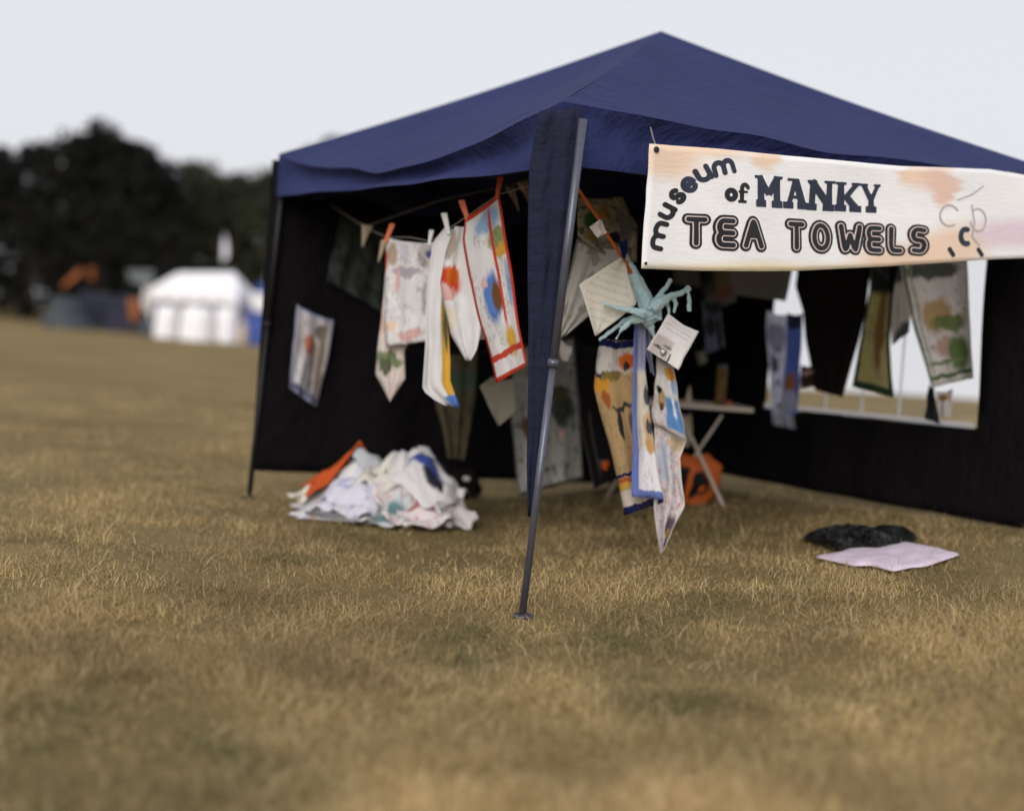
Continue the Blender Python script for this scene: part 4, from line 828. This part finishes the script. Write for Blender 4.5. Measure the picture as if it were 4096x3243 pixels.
heap = [
 ('crumpled white towel forming the broad base of the heap', 383, 500, 7.06, .94, .62, .1, print_mat('heap base', WHITE, scatter=[((.55, .55, .68, 1), .45, 5), ((.60, .50, .46, 1), .38, 7), ((.20, .22, .32, 1), .30, 9)]), .0),
 ('bright orange-red towel on the upper left slope of the heap', 340, 474, 7.14, .36, .24, .55, print_mat('heap orange', (.56, .10, .025, 1), scatter=[((.36, .06, .02, 1), .4, 6)]), .085),
 ('pale grey-blue towel draped over the top of the heap', 384, 462, 7.12, .32, .34, .5, print_mat('heap grey', (.52, .54, .58, 1), scatter=[((.32, .36, .40, 1), .42, 6)]), .055),
 ('cream towel bunched at the far left foot of the heap', 318, 492, 7.12, .28, .26, .2, print_mat('heap cream', (.76, .71, .62, 1), scatter=[((.60, .52, .40, 1), .38, 5)]), .05),
 ('white towel with a strong blue patch on the right of the heap', 430, 478, 6.88, .34, .32, -.5, print_mat('heap blue', (.76, .74, .76, 1), [('e', .42, .52, .22, .14, (.06, .09, .36, 1)), ('e', .66, .40, .12, .10, (.03, .03, .05, 1))]), .10),
 ('white towel with pink and green flowers at the front of the heap', 414, 504, 6.74, .36, .30, .15, print_mat('heap floral', (.76, .70, .70, 1), [('e', .6, .5, .14, .1, (.45, .20, .20, 1))], scatter=[((.62, .34, .36, 1), .40, 8), ((.16, .24, .12, 1), .34, 10)]), .055),
 ('lilac-white towel at the lower left front of the heap', 350, 510, 6.78, .36, .30, -.2, print_mat('heap lilac', (.70, .69, .78, 1), scatter=[((.40, .40, .62, 1), .42, 5), ((.10, .11, .2, 1), .28, 8)]), .05),
 ('pale yellow-printed towel in the middle of the heap', 385, 498, 6.92, .28, .22, .8, print_mat('heap yellow', (.75, .72, .66, 1), [('e', .4, .5, .2, .1, (.10, .12, .12, 1))], scatter=[((.22, .22, .2, 1), .34, 7)]), .07),
 ('white towel with orange print trailing off the right side of the heap', 448, 508, 6.86, .32, .22, -1.0, print_mat('heap trail', (.72, .68, .68, 1), [('e', .5, .5, .25, .1, (.50, .20, .10, 1))], scatter=[((.50, .46, .46, 1), .42, 7)]), .04),
 ('teal-edged pale towel along the front foot of the heap', 384, 522, 6.70, .34, .18, .05, print_mat('heap teal', (.66, .68, .70, 1), [('e', .55, .5, .25, .3, (.16, .28, .30, 1))]), .02),
 ('small dark slate cloth near the top right of the heap', 436, 462, 7.1, .16, .14, .3, print_mat('heap slate', (.06, .07, .11, 1)), .075),
 ('pinkish towel corner sticking up at the top of the heap', 408, 456, 7.25, .16, .14, .9, print_mat('heap pink', (.66, .46, .42, 1)), .09),
]
for k, (lab, px, py, d, w, h, rot, mat, lift) in enumerate(heap): crumple('tea_towel', lab, px, py, d + .36, w, h, rot, mat, lift, 70 + k * 3.3, GH, amp=.06 if k else .05, k0=(k == 0))
# dark bag behind the heap
def lump(name, label, cat, c, sx, sy, sz, mat, seed):
    bm = bmesh.new(); bmesh.ops.create_icosphere(bm, subdivisions=4, radius=1)
    for v in bm.verts:
        q = v.co.copy(); r = 1 + .22 * noise.noise(q * 1.6 + Vector((seed, 0, 0))) + .10 * noise.noise(q * 5 + Vector((0, seed, 0)))
        z = q.z * r; z = max(z, -.55) + .55
        v.co = Vector((q.x * r * sx, q.y * r * sy, z * sz))
    me = bpy.data.meshes.new(name); bm.to_mesh(me); bm.free(); me.materials.append(mat); me.polygons.foreach_set('use_smooth', [True] * len(me.polygons))
    o = bpy.data.objects.new(name, me); C.objects.link(o); o.location = c; return tag(o, label, cat)
c = ground(460, 497); bk = empty('rucksack', c); tag(bk, 'dark brown bag with a pale buckle sitting behind the right of the heap', 'bag')
o = lump('body', None, None, c, .13, .10, .13, simple('dark brown canvas', (.010, .007, .006, 1), .9, spec=.1), 5); o.location = (0, 0, 0); o.parent = bk
m = MB(); q = Vector((.035, -.09, .14)); m.tube([q + Vector((-.02, 0, 0)), q + Vector((.02, -.004, -.006))], [.012, .016], 8); o = m.build('buckle', simple('pale plastic', (.7, .7, .7, 1), .4)); o.parent = bk

# ------------------------------------------------------------------ things lying on the grass at the right
M_BP = NT('glossy black plastic'); M_BP.p.inputs['Base Color'].default_value = (.004, .005, .005, 1); M_BP.p.inputs['Roughness'].default_value = .14; M_BP.p.inputs['Specular IOR Level'].default_value = .28
tc_ = M_BP.n('ShaderNodeTexCoord'); nn = M_BP.noise(tc_.outputs['Object'], 16, 5, .6); M_BP.bump(nn.outputs[0], 1.0, .08)
def outline_sheet(name, label, cat, back, front, mat, amp, seed, lift=.02, nv=16, nu=34, thick=.004):
    V = []; UV = []
    for j in range(nv + 1):
        t = j / nv
        for i in range(nu + 1):
            s = i / nu
            x = back[0][0] + (back[-1][0] - back[0][0]) * s; xf = front[0][0] + (front[-1][0] - front[0][0]) * s
            g0 = ground(x, poly_y(back, x)); g1 = ground(xf, poly_y(front, xf)); p = mix(g0, g1, t)
            e = math.sin(math.pi * min(1, max(0, s))) ** .5 * math.sin(math.pi * t) ** .5
            r = 1 - 2 * abs(noise.noise(Vector((p.x * 7, p.y * 7, seed)))); r2 = noise.noise(Vector((p.x * 17, p.y * 17, seed)))
            p.z = gz(p.x, p.y) + lift * .6 + (lift * .6 + amp * (max(0, r) + .35 * r2)) * e
            V.append(p); UV.append((s, 1 - t))
    Fc = [(j * (nu + 1) + i, j * (nu + 1) + i + 1, (j + 1) * (nu + 1) + i + 1, (j + 1) * (nu + 1) + i) for j in range(nv) for i in range(nu)]
    org = V[len(V) // 2].copy(); o = mesh_obj(name, [v - org for v in V], Fc, mat, uvs=UV, smooth=True); o.location = org; solidify(o, thick); return tag(o, label, cat)
outline_sheet('plastic_sack', 'crumpled glossy black plastic sack lying on the grass behind the lilac cloth', 'sack', [(803, 541), (820, 536), (838, 533), (870, 536), (905, 534), (917, 542)], [(804, 543), (820, 547), (838, 554), (870, 554), (895, 552), (917, 544)], M_BP.m, .055, 81, .035)
outline_sheet('lilac_cloth', 'flat pale lilac cloth spread on the grass in front of the black sack', 'cloth', [(816, 559.5), (835, 558), (850, 553), (880, 553), (903, 546), (930, 551), (958, 557)], [(816, 561), (853, 569.5), (870, 569), (893, 575), (912, 571), (926, 570), (958, 559)], print_mat('lilac cloth', (.66, .56, .66, 1), scatter=[((.56, .47, .58, 1), .45, 3)], trans=0), .014, 83, .03)

# ------------------------------------------------------------------ far side of the field: stalls, tents, flag
M_WT = simple('white tent canvas', (.80, .79, .82, 1), .8, var=.06, scale=2)
M_BL = simple('blue tent nylon', (.05, .09, .34, 1), .7); M_OR = simple('orange tarp', (.26, .075, .015, 1), .7); M_GRT = simple('grey-green nylon', (.055, .065, .075, 1), .7); M_NV = simple('navy nylon', (.014, .015, .040, 1), .7); M_SK = simple('tan cloth', (.5, .40, .30, 1), .8)
DS = 52.0; ks = DS / 1300
st = empty('white_stall', Vector((at(196, 336, DS).x, DS, gz(-13, DS)))); tag(st, 'white market gazebo with scalloped roof standing at the far edge of the field', 'stall')
gz0 = gz(-13, DS)
A = lambda px, py, d=DS: at(px, py, d)
cTL, cTR, cBL, cBR = A(160, 272), A(230, 271), A(154, 298), A(237, 302)
dp = Vector((0, 3.2, 0)); ridge0 = A(168, 270) + dp * .5; ridge1 = A(226, 270) + dp * .5
e0, e1_, e2_, e3_ = A(153, 286), A(238, 291), A(238, 291) + dp, A(153, 286) + dp
m = MB(); m.add([e0, e1_, e2_, e3_, ridge0, ridge1], [(0, 1, 5, 4), (2, 3, 4, 5), (1, 2, 5), (3, 0, 4)]); m.build('roof', M_WT, st)
for a, b in ((e0, e1_), (e1_, e2_), (e2_, e3_), (e3_, e0)):
    m = MB(); V = []; 
    for i in range(25):
        s = i / 24; p = mix(a, b, s); sc = abs(math.sin(s * math.pi * 5)); V += [p, p - up_z * (.42 + .16 * sc)]
    m.add(V, [(2 * i, 2 * i + 2, 2 * i + 3, 2 * i + 1) for i in range(24)]); o = m.build('valance', M_WT, st); solidify(o, .01)
for p in (e0, e1_, e2_, e3_):
    m = MB(); g = Vector((p.x, p.y, gz(p.x, p.y))); m.tube([g, p], .05, 8); m.build('leg', M_WT, st)
m = MB(); m.add([e3_, e2_, Vector((e2_.x, e2_.y, gz(e2_.x, e2_.y))), Vector((e3_.x, e3_.y, gz(e3_.x, e3_.y)))], [(0, 1, 2, 3)]); o = m.build('back_wall', M_WT, st); solidify(o, .01)
def blob_tab(px0, px1, py0, py1, lab, d):
    cx = (px0 + px1) / 2; p = at(cx, py1, d); g = gz(p.x, d); r = (px1 - px0) / 2 * d / 1300; h = at(cx, py0, d).z - g
    t = empty('round_table', Vector((p.x, d, g))); tag(t, lab, 'table', 'round tables at the white stall')
    V = []; Fc = []; seg = 40; rows = [(0, 1.0), (.7, 1.0), (.86, .97), (.92, .6), (1.0, .02)]
    for rr, hh in rows:
        for i in range(seg):
            a = 2 * math.pi * i / seg; q = r * rr * (1 + (.05 * math.sin(a * 9) if hh < .9 else 0)); V.append((q * math.cos(a), q * math.sin(a), h * hh))
    for j in range(len(rows) - 1):
        for i in range(seg): Fc.append((j * seg + i, j * seg + (i + 1) % seg, (j + 1) * seg + (i + 1) % seg, (j + 1) * seg + i))
    o = mesh_obj('tablecloth', V, Fc, M_WT, smooth=True); o.parent = t
    m = MB(); m.tube([(0, 0, .0), (0, 0, h * .98)], .05, 8); o = m.build('pedestal', M_LEGD); o.parent = t
blob_tab(154, 178, 305, 334, 'round cloth-draped white table at the left of the distant white stall', DS - 1.2)
blob_tab(179, 213, 306, 339, 'widest round cloth-draped white table, middle of the distant stall front', DS - 2.2)
blob_tab(213, 238, 307, 338, 'round cloth-draped white table at the right of the distant white stall', DS - 1.6)
cloth('white_sheet', 'white sheet hanging at the left side of the distant white stall', 'cloth', [(145, 286), (142, 298), (144, 311)], [(154, 285), (154, 300), (152, 312)], DS + .4, DS + .4, print_mat('far white sheet', (.72, .70, .68, 1), trans=0), None, seed=90, thick=.02, fold=.2)
ff = empty('feather_flag', Vector((at(222, 270, DS + 4).x, DS + 4, gz(-13, DS + 4)))); tag(ff, 'white feather flag on a thin pole rising behind the white stall', 'flag')
m = MB(); m.tube([Vector((at(221.5, 330, DS + 4).x, DS + 4, ff.location.z)), at(220.5, 268, DS + 4), at(222, 245, DS + 4), at(225, 231, DS + 4)], .03, 6); m.build('pole', M_LEGD, ff)
V, Fc, UV = loft([(223.5, 233), (222.5, 245), (222, 262)], [(225, 233), (227.5, 245), (228, 256), (223.5, 262)], DS + 4, DS + 4, nu=6, nv=12, fold=.05, seed=91)
o = mesh_obj('flag', V, Fc, M_WT, smooth=True); keep(o, ff); solidify(o, .01)
def ridge_tent(name, lab, cat, px0, px1, pyt, pyb, d, depth, mat, front=None, frm=None, lean=.5):
    p0 = at(px0, pyb, d); p1 = at(px1, pyb, d); t = at(px0 + (px1 - px0) * lean, pyt, d)
    p0.z = gz(p0.x, d); p1.z = gz(p1.x, d); D_ = Vector((.4, depth, 0))
    r = empty(name, (p0 + p1) / 2); tag(r, lab, cat, 'tents along the far tree line')
    def skin(a, b):
        V = []; n = 8
        for j in range(n + 1):
            for i in range(n + 1):
                q = mix(mix(a, b, j / n), mix(a + D_, b + D_, j / n), i / n); q.z -= .10 * math.sin(math.pi * j / n) * (1 + .4 * noise.noise(q)); V.append(q)
        o = mesh_obj('panel', V, [(j * 9 + i, j * 9 + i + 1, (j + 1) * 9 + i + 1, (j + 1) * 9 + i) for j in range(8) for i in range(8)], mat, smooth=True); keep(o, r); solidify(o, .01)
    skin(p0, t); skin(p1, t)
    m = MB(); m.add([p0, p1, t], [(0, 1, 2)]); o = m.build('door_panel', front or mat, r); solidify(o, .01)
    m = MB(); m.tube([Vector((t.x, d - .03, (p0.z + p1.z) / 2)), t + up_z * .1], .025, 6); m.build('pole', M_LEGD, r)
ridge_tent('ridge_tent', 'blue ridge tent just right of the distant white stall', 'tent', 238, 276, 283, 335, 50, 3, M_BL, M_BL)
cloth('white_sheet', 'pale sheet hung on the front of the blue tent near the left leg', 'cloth', [(250, 291), (251, 302), (255, 311)], [(268, 291), (268, 302), (264, 312)], 49.7, 49.7, print_mat('far pale sheet', (.74, .74, .76, 1), trans=0), None, seed=92, thick=.02, fold=.05)
lump('tan_sack', 'tan bundle standing between the white stall and the blue tent', 'sack', Vector((at(243.5, 320, 49).x, 49, gz(-11, 49))), .17, .2, .55, M_SK, 11)
ridge_tent('ridge_tent', 'grey-green tent at the far left edge of the field', 'tent', 40, 72, 296, 330, 54, 3, M_GRT, lean=.35)
ridge_tent('ridge_tent', 'navy tent among the shadows left of the white stall', 'tent', 70, 92, 291, 327, 56, 3, M_NV)
ridge_tent('ridge_tent', 'dark navy tent next to the orange windbreak', 'tent', 104, 128, 294, 328, 56, 3, M_NV)
def tarp(name, lab, L, R, d, mat, poles):
    r = empty(name, Vector((at(L[0][0], 320, d).x, d, gz(-18, d)))); tag(r, lab, 'tarp', 'orange tarps at the tree line')
    V, Fc, UV = loft(L, R, d, d + .5, nu=8, nv=8, fold=.08, seed=L[0][0]); o = mesh_obj('sheet', V, Fc, mat, smooth=True); keep(o, r); solidify(o, .02)
    for p in poles: 
        m = MB(); q = at(*p, d + .2); m.tube([Vector((q.x, q.y, gz(q.x, q.y))), q], .025, 6); m.build('pole', M_LEGD, r)
tarp('tarp', 'orange tarp slanting up among the dark trees on the left', [(62, 284), (64, 288)], [(80, 267), (84, 272)], 58, M_OR, [(63, 286), (82, 269)])
tarp('tarp', 'small upright orange tarp right of the slanting one', [(88, 267), (89, 280)], [(95, 266), (95, 282)], 58, M_OR, [(91, 266)])
tarp('windbreak', 'orange windbreak standing on the field left of the white stall', [(128, 299), (129, 312), (131, 322)], [(138, 298), (141, 310), (140, 321)], 54, simple('faded orange canvas', (.36, .12, .035, 1), .8), [(129, 298), (140, 299)])
tarp('grey_tarp', 'pale grey-green tarp slung behind the left end of the white stall', [(127, 270), (130, 280)], [(154, 270), (152, 292)], 57, simple('pale grey tarp', (.13, .15, .15, 1), .8), [(129, 270)])
lump('stuff_bag', 'pale grey bundle beside the left foot of the white stall', 'sack', Vector((at(148, 328, 51).x, 51, gz(-15, 51))), .3, .3, .4, M_GRT, 21)

# ------------------------------------------------------------------ trees
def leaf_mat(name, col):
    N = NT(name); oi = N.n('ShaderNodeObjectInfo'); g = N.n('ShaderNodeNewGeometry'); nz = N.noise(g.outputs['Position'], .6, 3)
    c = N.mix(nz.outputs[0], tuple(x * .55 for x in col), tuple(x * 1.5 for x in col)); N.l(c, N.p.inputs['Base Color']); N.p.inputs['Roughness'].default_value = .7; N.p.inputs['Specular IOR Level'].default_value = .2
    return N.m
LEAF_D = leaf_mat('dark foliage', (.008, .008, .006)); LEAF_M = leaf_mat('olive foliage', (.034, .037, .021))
BARK = simple('bark', (.03, .024, .018, 1), .9)
def tree(name, lab, px, pyt, d, width_px, mat, seed, pointed=.3, group='trees along the far side of the field'):
    rg = random.Random(seed); base = at(px, 335, d); base.z = gz(base.x, d) - .05
    Ht = at(px, pyt, d).z - base.z; Wd = width_px * d / 1300 / 2
    r = empty(name, base); tag(r, lab, 'tree', group)
    m = MB(); pts = [Vector((0, 0, 0)), Vector((rg.uniform(-.1, .1), 0, Ht * .3)), Vector((rg.uniform(-.3, .3), 0, Ht * .62)), Vector((rg.uniform(-.2, .2), 0, Ht * .9))]
    m.tube(pts, [Ht * .028, Ht * .022, Ht * .012, Ht * .003], 8)
    ends = []
    for k in range(12):
        t = rg.uniform(.12, .85); z = Ht * t; a = rg.uniform(0, 6.28); R = Wd * (1 - pointed * t) * rg.uniform(.5, .85)
        e = Vector((R * math.cos(a), R * math.sin(a), z + Ht * rg.uniform(.03, .12))); m.tube([Vector((0, 0, z * .92)), e * .6 + Vector((0, 0, z * .36)), e], [Ht * .010, Ht * .006, Ht * .002], 5); ends.append(e)
    o = m.build('trunk', BARK, None, smooth=True); o.parent = r
    # crown: clumps of leaf faces spread through an uneven volume
    cl = []
    for k in range(130):
        t = rg.random() ** .85; z = Ht * (.04 + .90 * t); prof = (math.sin(math.pi * min(1, (t * .92 + .08)) ** .8) ** .6) * (1 - pointed * t * .6) + .1
        a = rg.uniform(0, 6.28); R = Wd * prof * math.sqrt(rg.random()) * .95
        cl.append((Vector((R * math.cos(a), R * math.sin(a), z)), Ht * rg.uniform(.035, .085)))
    cl += [(e, Ht * .06) for e in ends] + [(Vector((rg.uniform(-.25, .25) * Wd, 0, Ht * rg.uniform(.92, .97))), Ht * .028) for _ in range(3)]
    V = []; Fc = []
    for c, rad in cl:
        for q in range(46):
            dv = Vector((rg.gauss(0, 1), rg.gauss(0, 1), rg.gauss(0, .8))).normalized() * rad * rg.random() ** .4
            p = c + dv; nrm = Vector((rg.gauss(0, 1), rg.gauss(0, 1), rg.gauss(0, 1) + .6)).normalized(); e1 = nrm.orthogonal().normalized(); e2 = nrm.cross(e1); s = Ht * rg.uniform(.010, .022); n = len(V)
            V += [p - e1 * s, p + e2 * s * .6, p + e1 * s, p - e2 * s * .6]; Fc.append((n, n + 1, n + 2, n + 3))
    o = mesh_obj('crown', V, Fc, mat); o.parent = r
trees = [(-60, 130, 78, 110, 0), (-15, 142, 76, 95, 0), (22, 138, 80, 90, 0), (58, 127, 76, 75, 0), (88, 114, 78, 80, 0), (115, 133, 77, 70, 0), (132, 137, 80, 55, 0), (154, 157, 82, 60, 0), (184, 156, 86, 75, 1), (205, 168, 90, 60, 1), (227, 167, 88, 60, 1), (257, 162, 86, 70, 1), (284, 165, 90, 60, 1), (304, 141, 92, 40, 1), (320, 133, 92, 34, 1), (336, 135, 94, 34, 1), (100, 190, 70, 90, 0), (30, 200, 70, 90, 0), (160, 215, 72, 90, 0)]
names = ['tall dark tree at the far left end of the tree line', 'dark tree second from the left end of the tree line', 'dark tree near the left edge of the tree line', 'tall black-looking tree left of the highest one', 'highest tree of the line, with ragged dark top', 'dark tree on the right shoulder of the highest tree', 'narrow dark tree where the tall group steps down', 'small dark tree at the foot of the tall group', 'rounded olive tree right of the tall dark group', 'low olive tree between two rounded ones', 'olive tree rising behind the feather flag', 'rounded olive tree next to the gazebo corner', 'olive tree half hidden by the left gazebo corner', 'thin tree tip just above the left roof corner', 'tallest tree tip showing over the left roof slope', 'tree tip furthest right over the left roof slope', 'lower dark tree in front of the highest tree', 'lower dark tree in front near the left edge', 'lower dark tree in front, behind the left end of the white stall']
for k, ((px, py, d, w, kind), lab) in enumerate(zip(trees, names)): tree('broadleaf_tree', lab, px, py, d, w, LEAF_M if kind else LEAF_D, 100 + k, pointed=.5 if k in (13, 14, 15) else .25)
